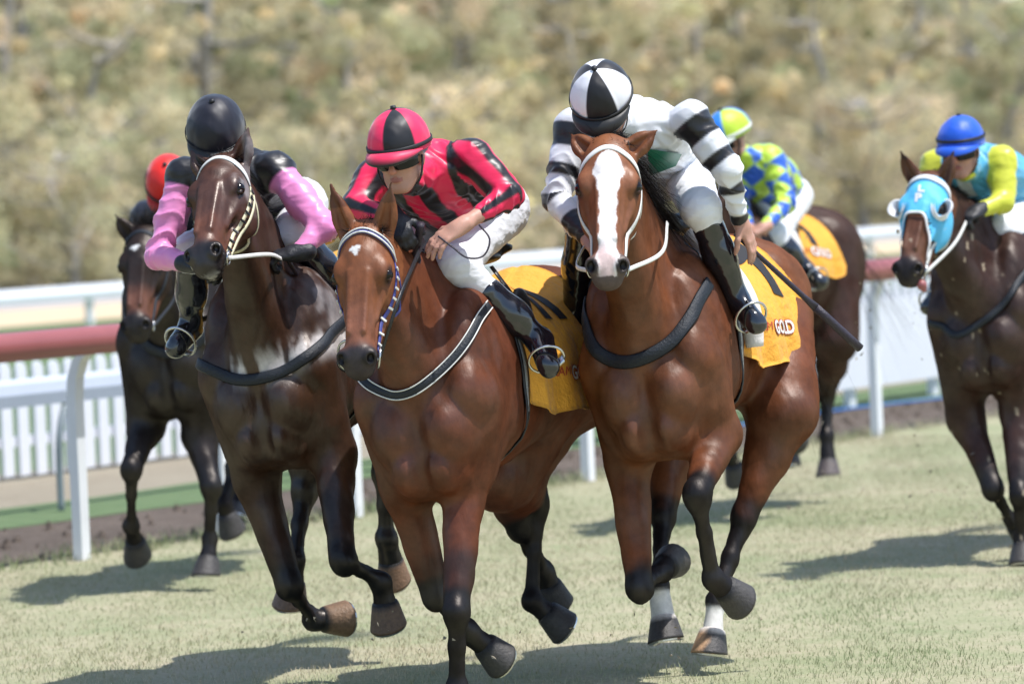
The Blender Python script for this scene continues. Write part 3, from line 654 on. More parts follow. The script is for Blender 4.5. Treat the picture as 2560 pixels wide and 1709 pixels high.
    if S.get('blaze'):
        tt = np.array([.055, .075, .12, .17, .21, .27, .42, .47, .52, .56]); ww = np.array([-.01, .022, .050, .055, .042, .033, .030, .034, .042, .030])
        wv = np.interp(t, tt, ww) + .003 * np.sin(t * 90) ; mix(near * (q > -.09) * ss(.003, -.003, np.abs(l - .002) - wv) * (t < .58), (.78, .75, .73))
        mix(near * (q > -.09) * ss(.003, -.012, np.abs(l) - wv) * ss(.44, .5, t) * (t < .58) * .7, (.62, .40, .37))
    if S.get('star'):
        a_, b_, r_ = S['star']; ang = np.arctan2(l - a_, t - b_); rr = np.sqrt(((l - a_) * S.get('starx', 1)) ** 2 + (t - b_) ** 2)
        mix(near * (q > -.08) * ss(.003, -.003, rr - r_ * (1 + .22 * np.sin(ang * 3 + 1) + .14 * np.sin(ang * 7))), (.72, .70, .68))
    if S.get('hairline'):
        mix(near * ss(.03, -.02, t) * ss(.07, .03, np.abs(l)) * ss(.0, -.05, q) * .9, dark)
    # crest dark, legs black
    for kn, ft, ho, up in black:
        def sdist(a, b):
            d = b - a; tt = np.clip(((V - a) @ d) / (d @ d), 0, 1); return np.linalg.norm(V - a - tt[:, None] * d, axis=1)
        dd = np.minimum(sdist(kn + nrm(ft - kn) * -.02, ft), sdist(ft, ho)); dd = dd + .012 * n2_; mix(ss(.095, .060, dd), S.get('leg', dark))
        u2 = kn + (up - kn) * S.get('legup', .25); d2 = sdist(kn, u2) + .025 * n2_; mix(ss(.095, .04, d2) * .75, S.get('leg', dark))
    for j in S.get('socks', ()):
        kn, ft, ho, up = black[j]; d = ho - ft; tt = ((V - ft) @ d) / (d @ d); dd = np.linalg.norm(V - ft - tt[:, None] * d, axis=1)
        mix((dd < .07) * ss(.10, .2, tt), (.72, .70, .66))
    if S.get('sweat'):
        # dried white sweat along the breast strap and down the neck
        band = ss(.10, .0, np.abs(V[:, 2] - (1.17 * G + z0 + .55 * V[:, 0] ** 2 * 2))) * (V[:, 1] < .25)
        st_ = nz(V * A(26, 8, 9), 1.0, 5, 4) + nz(V * A(9, 4, 3), 1.0, 6, 3)
        mix(band * ss(-.25, .30, st_) * .85, (.62, .59, .58))
        up = (V[:, 2] > 1.2 * G + z0) * (V[:, 1] < .5) * ss(.10, .17, np.abs(V[:, 0])); mix(up * ss(.1, .7, st_) * .35, (.5, .48, .48))
        mix(near * ss(.51, .56, t) * ss(-.06, -.12, q) * ss(-.1, .5, nz(V * 60, 1, 9)) * .8, (.6, .57, .55))
    if S.get('mud'):
        sp = nz(V * 34, 1.0, 8, 2); mix((V[:, 1] < .6) * (V[:, 2] < 1.6) * ss(.93, 1.06, sp) * .7, (.42, .34, .24))
    o = mk('body', V, F, M['coat_wet'] if S.get('sweat') or S.get('wet') else M['coat'], root, np.clip(c, .003, .9))
    # ---- eyes
    for s_ in (-1, 1):
        ev, ef = uvs(H(s_ * .0855, .197, -.050), .0255 * hs, 20, 12); mk('eye', ev, ef, M['eye'], root)
    # ---- hooves
    for j, (pe, ho, pd, cn) in enumerate(hooves):
        tip = S.get('hooftint', {}).get(j, (.05, .045, .042)); fwd = nrm(A(0, -1, 0) - pd * (-pd[1]));
        if abs(pd[1]) > .9: fwd = nrm(cn - pd * (cn @ pd))
        sd_ = np.cross(pd, fwd); V2 = []; NS = 20
        prof = [(-.014, .036), (-.004, .050), (.012, .055), (.045, .063), (.080, .071), (.090, .073), (.090, .067), (.084, .045), (.081, 0.001)]
        for z_, r_ in prof:
            for q_ in range(NS):
                a_ = 2 * math.pi * q_ / NS; ca, sa = math.cos(a_), math.sin(a_); front = 1.12 if ca > 0 else (.82 if z_ > .02 else .9)
                V2.append(pe + pd * (z_ + .010 * ca * (z_ > .0)) + fwd * (r_ * ca * front + z_ * .12) + sd_ * r_ * sa)
        F2 = [(i_ * NS + q_, i_ * NS + (q_ + 1) % NS, (i_ + 1) * NS + (q_ + 1) % NS, (i_ + 1) * NS + q_) for i_ in range(len(prof) - 1) for q_ in range(NS)]
        V2 = np.array(V2); cc = np.tile(A(*tip), (len(V2), 1)); zz = (V2 - pe) @ pd
        if j in S.get('whiteband', ()): cc[((V2 - pe) @ sd_) > 0] = (.45, .27, .15)
        cc[zz < .008] = S.get('leg', dark) if j not in S.get('socks', ()) else (.6, .55, .5)
        hf = mk('hoof', V2, F2, M['hoof'], root, cc)
        sh = MB(); ang = np.linspace(-2.4, 2.4, 18)
        SP = np.array([pe + pd * (.093 + .010 * math.cos(a_)) + fwd * (.061 * math.cos(a_) * (1.12 if math.cos(a_) > 0 else .82) + .011) + sd_ * .061 * math.sin(a_) for a_ in ang])
        sh.strip(SP, np.tile(pd, (len(SP), 1)), .018, .006); sh.build('horseshoe', M['steel'], hf)
    # ---- hair
    def hairs(name, roots, dirs, ln, n_, w, sag, seed, spread=.3):
        r = np.random.default_rng(seed); mb = []; fc = []; k = 0
        for i in range(n_):
            j = r.integers(len(roots)); a = roots[j] + r.normal(0, .008, 3); d = nrm(dirs[j] + r.normal(0, spread, 3)); LL = ln * r.uniform(.55, 1.1); sd2 = nrm(np.cross(d, r.normal(size=3)))
            curl = r.normal(0, .25, 3)
            for q_ in range(6):
                u = q_ / 5; p = a + d * LL * u + A(0, 0, -sag) * LL * u * u + curl * LL * u * u * .5; ww = w * (1 - u * .85) / 2
                mb += [p - sd2 * ww, p + sd2 * ww]
            fc += [(k + 2 * q_, k + 2 * q_ + 1, k + 2 * q_ + 3, k + 2 * q_ + 2) for q_ in range(5)]; k += 12
        return mk(name, np.array(mb), np.array(fc), M['hair'], root)
    if S.get('forelock', 1):
        rt = [H(x, .0 + .02 * random.random(), -.055) for x in np.linspace(-.045, .045, 7)]; fd = S.get('fdir', (0, .6, .35, .7))
        hairs('forelock', rt, [lat * random.uniform(-.5, .5) + h * fd[1] + n * fd[2] for _ in rt], S.get('flen', .10), 420, .004, .2, 5, .35)
        hairs('mane', [H(x, -.02, -.09) for x in np.linspace(-.04, .04, 6)], [n * -.5 - h * S.get('mup', .5) + lat * random.uniform(-.5, .5) for _ in range(6)], S.get('mtuft', .10), 380, .004, .1, 6, .45)
    cr, _ = B.proj([w0 * (1 - u) + H(0, .0, -.13) * u + A(0, 0, .12) for u in np.linspace(.1, .95, 24)]); sdm = S.get('mane_side', 1)
    hairs('mane', list(cr), [A(sdm * .9, .35, .35)] * len(cr), S.get('mlen', .16), S.get('mn', 1100), .005, S.get('msag', .9), 8, .3)
    # ---- tail
    tr = [A(random.uniform(-.02, .02), 1.66, 1.40 * G + z0) for _ in range(6)]
    B2 = Shape(); B2.cone((0, 1.60, 1.42 * G + z0), (0, 1.86, 1.40 * G + z0), .035, .02); tv, tf = B2.mesh(.012); tl = mk('tail', tv, tf, M['hair'], root)
    ht = hairs('tail', [A(0, 1.66 + .02 * i, 1.42 * G + z0) for i in range(9)], [A(S.get('tailx', .1), .6, -.25)] * 9, .6, S.get('tailn', 400), .004, .75, 12, .14)
    # ---- tack -----------------------------------------------------------------
    st = S['strap']; sm = M[st]
    def hpath(pts, off=.002): return Hd.proj([H(*p) for p in pts], off)
    def strap(nm, pts, w, m, par=root, nn=30, sh=Hd, off=.001, th=.004, raw=False):
        P = rough_curve([H(*p) for p in pts] if not raw else pts, nn); P, N = sh.proj(P, off); P = rough_curve(P, nn)
        b_ = MB(); b_.strip(P, N, w, th); return b_.build(nm, m, par, smooth=True), P, N
    bt = S.get('browt', .10)
    bb = [(-.12, bt + .03, -.12), (-.11, bt + .005, -.06), (-.07, bt - .035, .01), (0, bt - .055, .02), (.07, bt - .035, .01), (.11, bt + .005, -.06), (.12, bt + .03, -.12)]
    if S.get('hood'):
        hoodmesh(S, B, Hd, H, HX, poll, hs, root)
    else:
        strap('browband', bb, .026 * hs, sm, nn=40, off=.003)
        if st == 'blue_strap':
            for dt in (-.011, .011): strap('browband_stripe', [(a_, b_ + dt, c_) for a_, b_, c_ in bb], .006, M['white_strap'], nn=40, off=.008)
    if S.get('headpiece'): strap('headpiece', [(-.11, bt + .0, -.13), (-.07, .0, -.12), (0, -.02, -.10), (.07, .0, -.12), (.11, bt, -.13)], .02, M[S['headpiece']], off=.004)
    cm = M[S.get('cheek', st)]
    for s_ in (-1, 1):
        ck = [(s_ * .12, bt + .03, -.12), (s_ * .12, .22, -.115), (s_ * .10, .34, -.11), (s_ * .07, .47, -.105), (s_ * .055, .515, -.10)]
        cp, P, N = strap('cheek_strap', ck, .016 * hs, cm, nn=34, off=.002)
        if S.get('loops'):
            for q_ in range(3, 30, 3):
                lb = MB()
                nxt = P[min(q_ + 1, 33)] - P[q_ - 1]; tdir = nrm(nxt); sd2 = np.cross(tdir, N[q_]); c0 = P[q_] + N[q_] * .006
                lb.strip([c0 - sd2 * .013, c0, c0 + sd2 * .013], np.tile(N[q_], (3, 1)), .009, .004)
                lb.build('strap_keeper', M['black_leather'] if st == 'white_strap' else M['white_strap'], cp)
        if S.get('double'):
            strap('cheek_strap', [(a_ * 1.04, b_ - .004, c_ - .03) for a_, b_, c_ in ck[:4]] + [(s_ * .05, .50, -.15)], .012, cm, nn=34, off=.003)
    if S.get('noseband'): strap('noseband', [(-.09, .40, -.14), (-.08, .38, -.06), (-.04, .365, 0), (0, .36, 0), (.04, .365, 0), (.08, .38, -.06), (.09, .40, -.14)], .016, M[S['noseband']], nn=36)
    strap('throat_lash', [(-.12, bt + .03, -.12), (-.11, .2, -.2), (-.05, .26, -.27), (.05, .26, -.27), (.11, .2, -.2), (.12, bt + .03, -.12)], .012, cm, nn=40, sh=B)
    bits = []
    for s_ in (-1, 1):
        c0 = H(s_ * .066, .515, -.105); c0, N = Hd.proj([c0], .006); c0 = c0[0]; bits.append(c0); q_ = nrm(n * .6 - h * .3)
        rg = MB(); u1 = nrm(h - N[0] * (h @ N[0])); v1 = np.cross(N[0], u1); rr = S.get('ringr', .032)
        rg.tube([c0 + rr * (u1 * math.cos(a_) + v1 * math.sin(a_)) - v1 * 0 for a_ in np.linspace(0, 2 * math.pi, 25)[:-1]], .0045, 6, closed=True)
        rg.tube([c0, H(s_ * .03, .53, -.108)], .007, 6); rg.build('bit_ring', M['steel'], root, smooth=True)
    # reins
    for i, s_ in enumerate((-1, 1)):
        hp = P_(S['hands'][i]); a_ = bits[i]; md = (a_ + hp) / 2 + A(s_ * .05, 0, -S.get('sag', .04))
        if S.get('rv') and S['rv'][i]: md = P_(S['rv'][i])
        P = rough_curve([a_, md, hp], 24); side = np.tile(nrm(A(s_, -.3, .2)), (24, 1)); rb = MB(); rb.strip(P, side, .017, .004); rb.build('rein', M[S.get('rein', 'black_leather')], root, smooth=True)
    # breast strap, girth, cloth, saddle
    if S.get('breast'):
        Bt = Shape(); Bt.pr = B.pr[:NH0] + B.pr[NH1:]; Bt.kmax = B.kmax; pts = fr.hit(S['breast'], Bt, .008)
        pts = np.vstack([pts, pts[-1] + (pts[-1] - pts[-2]) * .9 + A(0, .05, 0)]); pts = np.vstack([pts[0] + (pts[0] - pts[1]) * .8 + A(0, .05, 0), pts])
        P = rough_curve(pts, 60); P, N = Bt.proj(P, .009, 4); N = np.array([nrm(N[max(0, i_ - 5):i_ + 6].mean(0)) for i_ in range(len(N))]); P = np.array([P[max(0, i_ - 2):i_ + 3].mean(0) for i_ in range(len(P))]); P = rough_curve(P, 60); b_ = MB(); b_.strip(P, N, S.get('breastw', .055), .006); bo = b_.build('breast_strap', sm if False else M[S.get('breastm', 'navy_strap')], root, smooth=True)
        if S.get('breastedge'):
            S_ = np.cross(np.gradient(P, axis=0), N); S_ /= np.linalg.norm(S_, axis=1)[:, None]
            e_ = MB()
            for q_ in (-1, 1): e_.strip(P + S_ * q_ * S['breastw'] * .44 + N * .006, N, .005, .002)
            e_.build('strap_piping', M['white_strap'], bo, smooth=True)
    trunk = Shape(); trunk.pr = B.pr[:21]; trunk.kmax = B.kmax
    TY = np.linspace(.1, 1.45, 46); TT = np.linspace(-3.0, 3.0, 101); YY, TH = np.meshgrid(TY, TT, indexing='ij')
    C0 = np.stack([YY * 0, YY, YY * 0 + 1.22 * G + z0], -1).reshape(-1, 3); D0 = np.stack([np.sin(TH), TH * 0, np.cos(TH)], -1).reshape(-1, 3)
    lo_, hi_ = np.zeros(len(C0)), np.full(len(C0), .6)
    for _ in range(14):
        m_ = (lo_ + hi_) / 2; neg = trunk.eval(C0 + D0 * m_[:, None]) < 0; lo_ = np.where(neg, m_, lo_); hi_ = np.where(neg, hi_, m_)
    RT = lo_.reshape(YY.shape)
    def ringpt(y, th, off):
        """surface point of the trunk at length y and angle th from the spine (+ = image right)"""
        i = min(max((y - TY[0]) / (TY[1] - TY[0]), 0), len(TY) - 1.001); j = min(max((th - TT[0]) / (TT[1] - TT[0]), 0), len(TT) - 1.001)
        a, c = int(i), int(j); fa, fc = i - a, j - c
        r = RT[a, c] * (1 - fa) * (1 - fc) + RT[a + 1, c] * fa * (1 - fc) + RT[a, c + 1] * (1 - fa) * fc + RT[a + 1, c + 1] * fa * fc
        return A(0, y, 1.22 * G + z0) + A(math.sin(th), 0, math.cos(th)) * (r + off)
    gy = .36; ths = np.linspace(-2.9, 2.9, 60); P = np.array([ringpt(gy, a_, .010) for a_ in ths]); N = trunk.grad(P)
    b_ = MB(); b_.strip(P, N, .085, .006); go = b_.build('girth', M['black_leather'], root, smooth=True)
    b_ = MB(); b_.strip(P + N * .006 + A(0, -.012, 0), N, .028, .003); b_.build('elastic_band', M['elastic'], go, smooth=True)
    saddlecloth(S, root, ringpt, trunk, G, z0)
    B.frame = fr
    return fr, root, B, G, z0, H
def uvs(c, r, n=16, m=10, sc=(1, 1, 1)):
    V = [A(*c) + A(0, 0, r * sc[2])]
    for i in range(1, m):
        t = math.pi * i / m
        for j in range(n):
            p = 2 * math.pi * j / n; V.append(A(*c) + r * A(math.sin(t) * math.cos(p) * sc[0], math.sin(t) * math.sin(p) * sc[1], math.cos(t) * sc[2]))
    V.append(A(*c) - A(0, 0, r * sc[2])); F = [(0, 1 + j, 1 + (j + 1) % n) for j in range(n)]
    for i in range(m - 2):
        for j in range(n): F.append((1 + i * n + j, 1 + (i + 1) * n + j, 1 + (i + 1) * n + (j + 1) % n, 1 + i * n + (j + 1) % n))
    k = 1 + (m - 2) * n; e = len(V) - 1; F += [(k + j, e, k + (j + 1) % n) for j in range(n)]
    return np.array(V), F
def text_tris(s, size, bold=.0, res=3):
    cu = bpy.data.curves.new('t', 'FONT'); cu.body = s; cu.size = size; cu.align_x = 'CENTER'; cu.align_y = 'CENTER'; cu.offset = bold; cu.resolution_u = res
    o = bpy.data.objects.new('t', cu); COL.objects.link(o); dg = bpy.context.evaluated_depsgraph_get(); me = o.evaluated_get(dg).to_mesh(); me.calc_loop_triangles()
    V = np.array([v.co[:] for v in me.vertices]); F = [tuple(t.vertices) for t in me.loop_triangles]
    o.to_mesh_clear(); bpy.data.objects.remove(o); bpy.data.curves.remove(cu)
    for _ in range(2):      # split so so letters can bend
        Vn = V.tolist(); Fn = []; mid = {}
        def m(a, b):
            k = (min(a, b), max(a, b))
            if k not in mid: mid[k] = len(Vn); Vn.append(((V[a] + V[b]) / 2).tolist())
            return mid[k]
        for a, b, c in F:
            x, y, z = m(a, b), m(b, c), m(c, a); Fn += [(a, x, z), (x, b, y), (z, y, c), (x, y, z)]
        V = np.array(Vn); F = Fn
    return V, F
def saddlecloth(S, root, ringpt, trunk, G, z0):
    y0, y1 = S.get('cy0', .40), S.get('cy1', 1.22); NU, NV = 30, 34
    for side in (-1, 1):
        grid = np.zeros((NU, NV, 3)); bot = S.get('clen', .62)
        for i in range(NU):
            u = i / (NU - 1); y = y0 + (y1 - y0) * u
            ln = bot - .10 * abs(u - .3) + .02 * math.sin(u * 9)
            cur = ringpt(y, 0, .012); pts = [cur]; acc = 0; th = 0; mx = 0
            while acc < ln and th < 2.6:
                th += .035; q = ringpt(y, side * th, .014 + .004 * math.sin(y * 17 + th * 4)); xx = abs(q[0])
                if xx < mx: q = A(side * (mx + .002 * math.sin(y * 14)), y, pts[-1][2] - .03) 
                mx = max(mx, xx); acc += np.linalg.norm(q - pts[-1]); pts.append(q)
                if len(pts) > 60: break
            pts = np.array(pts); dl = np.r_[0, np.cumsum(np.linalg.norm(np.diff(pts, axis=0), axis=1))]; vv = np.linspace(0, ln, NV)
            for d in range(3): grid[i, :, d] = np.interp(vv, dl, pts[:, d])
            grid[i, :, 0] += side * (.012 * np.sin(y * 26) + .006 * np.sin(y * 51 + 1)) * np.linspace(0, 1, NV) ** 1.5 + side * S.get('flare', .05) * u ** 1.4 * np.linspace(0, 1, NV) ** 1.3
        V = grid.reshape(-1, 3); q = lambda a, b: a * NV + b
        F = [(q(i, j), q(i, j + 1), q(i + 1, j + 1), q(i + 1, j)) for i in range(NU - 1) for j in range(NV - 1)]
        if side > 0: F = [f[::-1] for f in F]
        dn = np.zeros_like(V); gu = np.gradient(grid, axis=0); gv = np.gradient(grid, axis=1); Nn = np.cross(gu, gv); Nn /= np.linalg.norm(Nn, axis=2)[..., None] + 1e-12
        if (Nn[:, NV // 2, 0] * side).mean() < 0: Nn = -Nn
        if side > 0: Nn = Nn
        Vi = (grid - Nn * .005).reshape(-1, 3); nV = len(V)
        edge = [q(i, 0) for i in range(NU)] + [q(NU - 1, j) for j in range(1, NV)] + [q(i, NV - 1) for i in range(NU - 2, -1, -1)] + [q(0, j) for j in range(NV - 2, 0, -1)]
        F2 = F + [tuple(x + nV for x in f[::-1]) for f in F] + [(edge[k], edge[(k + 1) % len(edge)], edge[(k + 1) % len(edge)] + nV, edge[k] + nV) for k in range(len(edge))]
        co = mk('saddlecloth', np.vstack([V, Vi]), F2, M['cloth'], root)
        # lettering bent onto the cloth; (u along the back in metres, v down in metres)
        def onto(X, c, rot, off, m, nm, par, shear=0):
            off = off + .0022
            Vt, Ft = X; Vt = Vt.copy(); Vt[:, 0] += shear * Vt[:, 1]; a = R(rot); x = Vt[:, 0] * math.cos(a) - Vt[:, 1] * math.sin(a); y = Vt[:, 0] * math.sin(a) + Vt[:, 1] * math.cos(a)
            uu = (c[0] + (x if side > 0 else -x)) / (y1 - y0) * (NU - 1); vv = (c[1] - y) / bot * (NV - 1)
            uu = np.clip(uu, 0, NU - 1.001); vv = np.clip(vv, 0, NV - 1.001); i = uu.astype(int); j = vv.astype(int); fu = (uu - i)[:, None]; fv = (vv - j)[:, None]
            def bl(Q): return Q[i, j] * (1 - fu) * (1 - fv) + Q[i + 1, j] * fu * (1 - fv) + Q[i, j + 1] * (1 - fu) * fv + Q[i + 1, j + 1] * fu * fv
            return mk(nm, bl(grid) + bl(Nn) * off, Ft, m, par, smooth=False)
        num, cu_, cv_, sz = S.get('num', ('4', .52, .30, .30))
        onto(text_tris(num, sz, .022), (cu_, cv_), 0, .0022, M['cloth_black'], 'number_print', co)
        gx = S.get('goldx', .60)
        for s2, m2, o2, bd in (('GOLD', M['cloth_red'], .002, .006), ('GOLD', M['cloth_white'], .0034, .002)):
            onto(text_tris(s2, .078, bd), (gx, bot - .145), 0, o2, m2, 'lettering', co)
        onto(text_tris('AAM', .050, .0), (gx - .175, bot - .155), 0, .0022, M['cloth_red'], 'lettering', co, .2)
        # pad strip at the front edge
        pm = S.get('padm')
        if pm and side > 0:
            pb = MB(); P = grid[2, 4:int(NV * .95)] + A(side * .03, -.03, 0); N = Nn[2, 6:int(NV * .95)]
            w = .03 + .075 * np.sin(np.linspace(.2, 2.6, len(P))); pb.tube(P, w * .5, 12); po = pb.build('saddle_pad', M[pm], root, smooth=True)
    # saddle: small seat with flaps
    sb = Shape(); yb = .62; zt = 1.60 * G + z0
    top = ringpt(yb, 0, .03)[2]
    sb.ell((0, yb, top), (.13, .19, .03), k=.03); sb.ell((0, yb - .18, top + .03), (.07, .05, .035), k=.04); sb.ell((0, yb + .18, top + .03), (.13, .07, .03), k=.04)
    for s_ in (-1, 1):
        q_ = ringpt(yb - .08, s_ * .95, .0); sb.ell(q_, (.03, .10, .13), k=.04)
    v_, f_ = sb.mesh(.014); mk('saddle', v_, f_, M['black_leather'], root)
def hoodmesh(S, B, Hd, H, HX, poll, hs, root):
    NT, NA = 40, 60; G_ = np.zeros((NT, NA, 3))
    T_ = np.linspace(-.01, .47, NT); An = np.linspace(-2.35, 2.35, NA); P = []
    for t in T_:
        for a in An: P.append(H(.16 * math.sin(a), t, -.10 + .15 * math.cos(a)))
    P, N = Hd.proj(np.array(P), .006); hd = ((P - poll) @ HX.T) / hs; F = []; l, t, q = hd.T
    lim = .235 - 0 * l; keep = np.zeros(len(P), bool)
    keep = (t < .25 - .0 * l + np.clip((np.abs(l) - .045) * 4.0, 0, .24)) & (t > -.005)
    for s_ in (-1, 1): keep &= ~((np.abs(t - .195) < .040) & (np.sign(l) == s_) & (np.hypot((t - .195), (q + .05)) < .036) & (np.abs(l) > .06))
    for i in range(NT - 1):
        for j in range(NA - 1):
            f = (i * NA + j, (i + 1) * NA + j, (i + 1) * NA + j + 1, i * NA + j + 1)
            if keep[list(f)].all(): F.append(f)
    ho = mk('hood', np.vstack([P, P - N * .004]), F + [tuple(x + len(P) for x in f[::-1]) for f in F], M['lightblue'], root)
    for nm, pts, w in (('hood_trim', [(-.12, .45, -.08), (-.095, .36, -.03), (-.05, .27, .02), (0, .25, .02), (.05, .27, .02), (.095, .36, -.03), (.12, .45, -.08)], .014),
                       ('hood_band', [(-.12, .09, -.12), (-.11, .06, -.06), (-.07, .04, .01), (0, .03, .02), (.07, .04, .01), (.11, .06, -.06), (.12, .09, -.12)], .03)):
        Q = rough_curve([H(*p) for p in pts], 40); Q, N = Hd.proj(Q, .011); b = MB(); b.strip(Q, N, w, .004); b.build(nm, M['white_plastic'], ho, smooth=True)
    for s_ in (-1, 1):     # blinker cups
        c = H(s_ * .084, .195, -.040); ax = nrm(HX[0] * s_ * .85 + HX[2] * .55); u1 = nrm(HX[1] - ax * (HX[1] @ ax)); v1 = np.cross(ax, u1) ; V = []; F = []; n_ = 28
        if v1 @ HX[2] < 0: v1 = -v1
        for k in range(n_):
            a = 2 * math.pi * k / n_; back = max(0, -math.cos(a)); ht = .012 + .055 * back ** .6
            d = u1 * math.sin(a) * .046 + v1 * math.cos(a) * .042
            V += [c + d * 1.28 + ax * .002, c + d + ax * .008, c + d * (1.08) + ax * ht * 1.0 + v1 * .02 * back, c + d * .92 + ax * ht + v1 * .02 * back, c + d * .9 + ax * .004]
        for k in range(n_):
            a = k * 5; b = ((k + 1) % n_) * 5
            for m_ in range(4): F.append((a + m_, b + m_, b + m_ + 1, a + m_ + 1))
        mk('blinker_cup', V, F, M['white_plastic'], root)
    for ch, l0, t0 in (('L', .004, .115), ('P', .0, .170)):
        Vt, Ft = text_tris(ch, .062, .003); Q = np.array([H(l0 + v[0] - v[1] * .12, t0 - v[1], .03) for v in Vt]); Q, N = Hd.proj(Q, .0085); mk('lettering', Q, Ft, M['white_plastic'], ho, smooth=False)
# ------------------------------------------------------------------ jockeys
def hand(T, w, d, pn, th_side, curl=.9, rad=1.0, spread=.12, k=.006):
    """palm + five fingers. w wrist, d direction of the hand, pn palm normal (fingers curl that way), th_side +-1 thumb side"""
    d = nrm(d); pn = nrm(pn - d * (pn @ d)); sd = np.cross(pn, d) * th_side
    X = np.stack([sd, d, pn]); T.ell(w + d * .045, A(.040, .050, .017) * rad, X, k=.015); T.cone(w - d * .02, w + d * .02, .027 * rad, .028 * rad, k=.02, u=sd, su=1.15)
    kn = w + d * .083
    for i, (o, L) in enumerate(((.028, .95), (.010, 1.05), (-.009, 1.0), (-.027, .82))):
        b = kn + sd * o - d * abs(o) * .3; a = 0; p = w + d * .045 + sd * o * .9; r = [.0105, .0095, .0088, .0078]; seg = [.042 * L, .026 * L, .020 * L]
        T.cone(p, b, .010 * rad, .0108 * rad, k=k); dd = nrm(d + sd * o * spread * 25); q = b; a = 0
        for j in range(3):
            a += curl * (.75, 1.0, .6)[j]; v = dd * math.cos(a) + pn * math.sin(a); e = q + v * seg[j]; T.cone(q, e, r[j] * rad, r[j + 1] * rad, k=k); q = e
    b = w + d * .022 + sd * .030 + pn * .006; v = nrm(d * .62 + sd * .75 + pn * .25); e = b + v * .038; T.cone(b, e, .014 * rad, .0115 * rad, k=.012)
    v2 = nrm(d * .85 + sd * .25 + pn * .45); e2 = e + v2 * .030; T.cone(e, e2, .0115 * rad, .0105 * rad, k=k); T.cone(e2, e2 + nrm(v2 + pn * .3) * .022, .0105 * rad, .0088 * rad, k=k)
def jockey(name, S, fr):
    def P_(q): return fr.p(*q[1:]) if q[0] == 'p' else A(*q[1:])
    J = {k: P_(v) for k, v in S['j'].items()}; h = S.get('h', .0065); sc = S.get('sc', 1.0)
    off = (J['hip'] * .5 + (J['anL'] + J['anR']) * .25); off[2] = min(J['anL'][2], J['anR'][2])
    root = empty('person', fr.w(off)); fr.seat(root, fr.w(off)); tag(root, S['label'], 'jockey', 'jockeys riding the racehorses')
    B = Shape(); hc = J['head']
    f = look_frame(fr, hc, S['yaw'], S['pitch']); up0 = fr.v(A(*S.get('up', (0, 0, 1.)))); r = nrm(np.cross(f, up0)) * -1
    r = nrm(np.cross(up0, f)); 
    if (r @ A(1, 0, 0)) < 0: r = -r
    u = np.cross(r, f); u = u if u[2] > 0 else -u
    if S.get('tilt'):
        c_, s_ = math.cos(R(S['tilt'])), math.sin(R(S['tilt'])); r, u = r * c_ + u * s_, u * c_ - r * s_
    X = np.stack([r, u, f])
    def H(a, b, c): return hc + (r * a + u * b + f * c) * sc
    def e(a, b, c, rr, k=.02, op=1): B.ell(H(a, b, c), A(*rr) * sc, X, k=k, op=op)
    e(0, .030, -.015, (.074, .095, .092)); e(0, -.045, .022, (.060, .070, .060), .03); e(0, -.098, .050, (.030, .022, .026), .02)
    for s_ in (-1, 1):
        B.cone(H(s_ * .058, -.065, -.005), H(s_ * .022, -.100, .055), .018, .016, k=.03)     # jaw
        e(s_ * .040, -.020, .056, (.022, .018, .020), .02)                                   # cheekbone
        e(s_ * .032, .012, .082, (.017, .012, .014), .012, 0)                                # eye socket
        e(s_ * .030, .012, .068, (.013, .011, .012), .004)
        e(s_ * .078, -.012, -.012, (.010, .030, .018), .008)
    e(0, .030, .072, (.050, .010, .016), .02)
    B.cone(H(0, .018, .082), H(0, -.028, .106), .009, .011, k=.012); e(0, -.033, .100, (.016, .009, .012), .010)
    e(0, -.062, .082, (.023, .006, .010), .006); e(0, -.072, .081, (.019, .006, .010), .005); B.cone(H(-.020, -.067, .093), H(.020, -.067, .093), .002, .002, k=.003, op=0)
    nb = (J['shL'] + J['shR']) / 2; B.cone(H(0, -.06, -.035), nb + A(0, .02, -.02), .050, .050, k=.03)
    lat = nrm(J['shR'] - J['shL']); hip = J['hip']; ch = nb + (hip - nb) * .22 - A(0, 0, .04)
    B.cone(nb + A(0, .03, -.03), hip, .085, .09, k=.05, u=lat, su=1.35)
    for s_ in 'LR':
        B.chain([J['sh' + s_], J['el' + s_], J['wr' + s_]], [.042, .036, .025], k=.03)
        sx = -1 if s_ == 'L' else 1; hj = hip + lat * sx * .09; B.chain([hj, J['kn' + s_], J['an' + s_]], [.080, .050, .025], k=.04); B.chain([J['an' + s_], J['an' + s_] + (J['to' + s_] - J['an' + s_]) * .55], [.022, .018], k=.02)
    G = {}
    for s_ in 'LR':
        hs_ = S['hand' + s_]; w = J['wr' + s_]; d = P_(hs_['to']) - w; hand(B, w, d, fr.v(A(*hs_['pn'])) if hs_.get('world') else A(*hs_['pn']), hs_['th'], hs_.get('curl', .9), spread=hs_.get('spread', .12))
        if hs_.get('glove'):
            g = Shape(); hand(g, w, d, A(*hs_['pn']), hs_['th'], hs_.get('curl', .9), rad=1.18, k=.008); g.cone(w - nrm(d) * .04, w, .034, .034, k=.01); G[s_] = g
    V, F = B.mesh(h); c = np.tile(A(*S.get('skin', (.50, .27, .20))), (len(V), 1)); q = ((V - hc) @ X.T) / sc
    m = (np.abs(q[:, 0]) < .024) & (np.abs(q[:, 1] + .067) < .009) & (q[:, 2] > .07); c[m] = (.36, .14, .12)
    m = (q[:, 1] > -.02) & (q[:, 2] < .01) & (np.abs(q[:, 0]) < .076) & (q[:, 1] < .1) & (np.abs(q[:, 2]) < .12) & (q[:, 1] > .0); c[m] = (.05, .03, .02)
    m = (q[:, 2] > .085) & (np.abs(q[:, 0]) < .03) & (np.abs(q[:, 1] + .03) < .03); c[m] = c[m] * A(1.0, .78, .75)
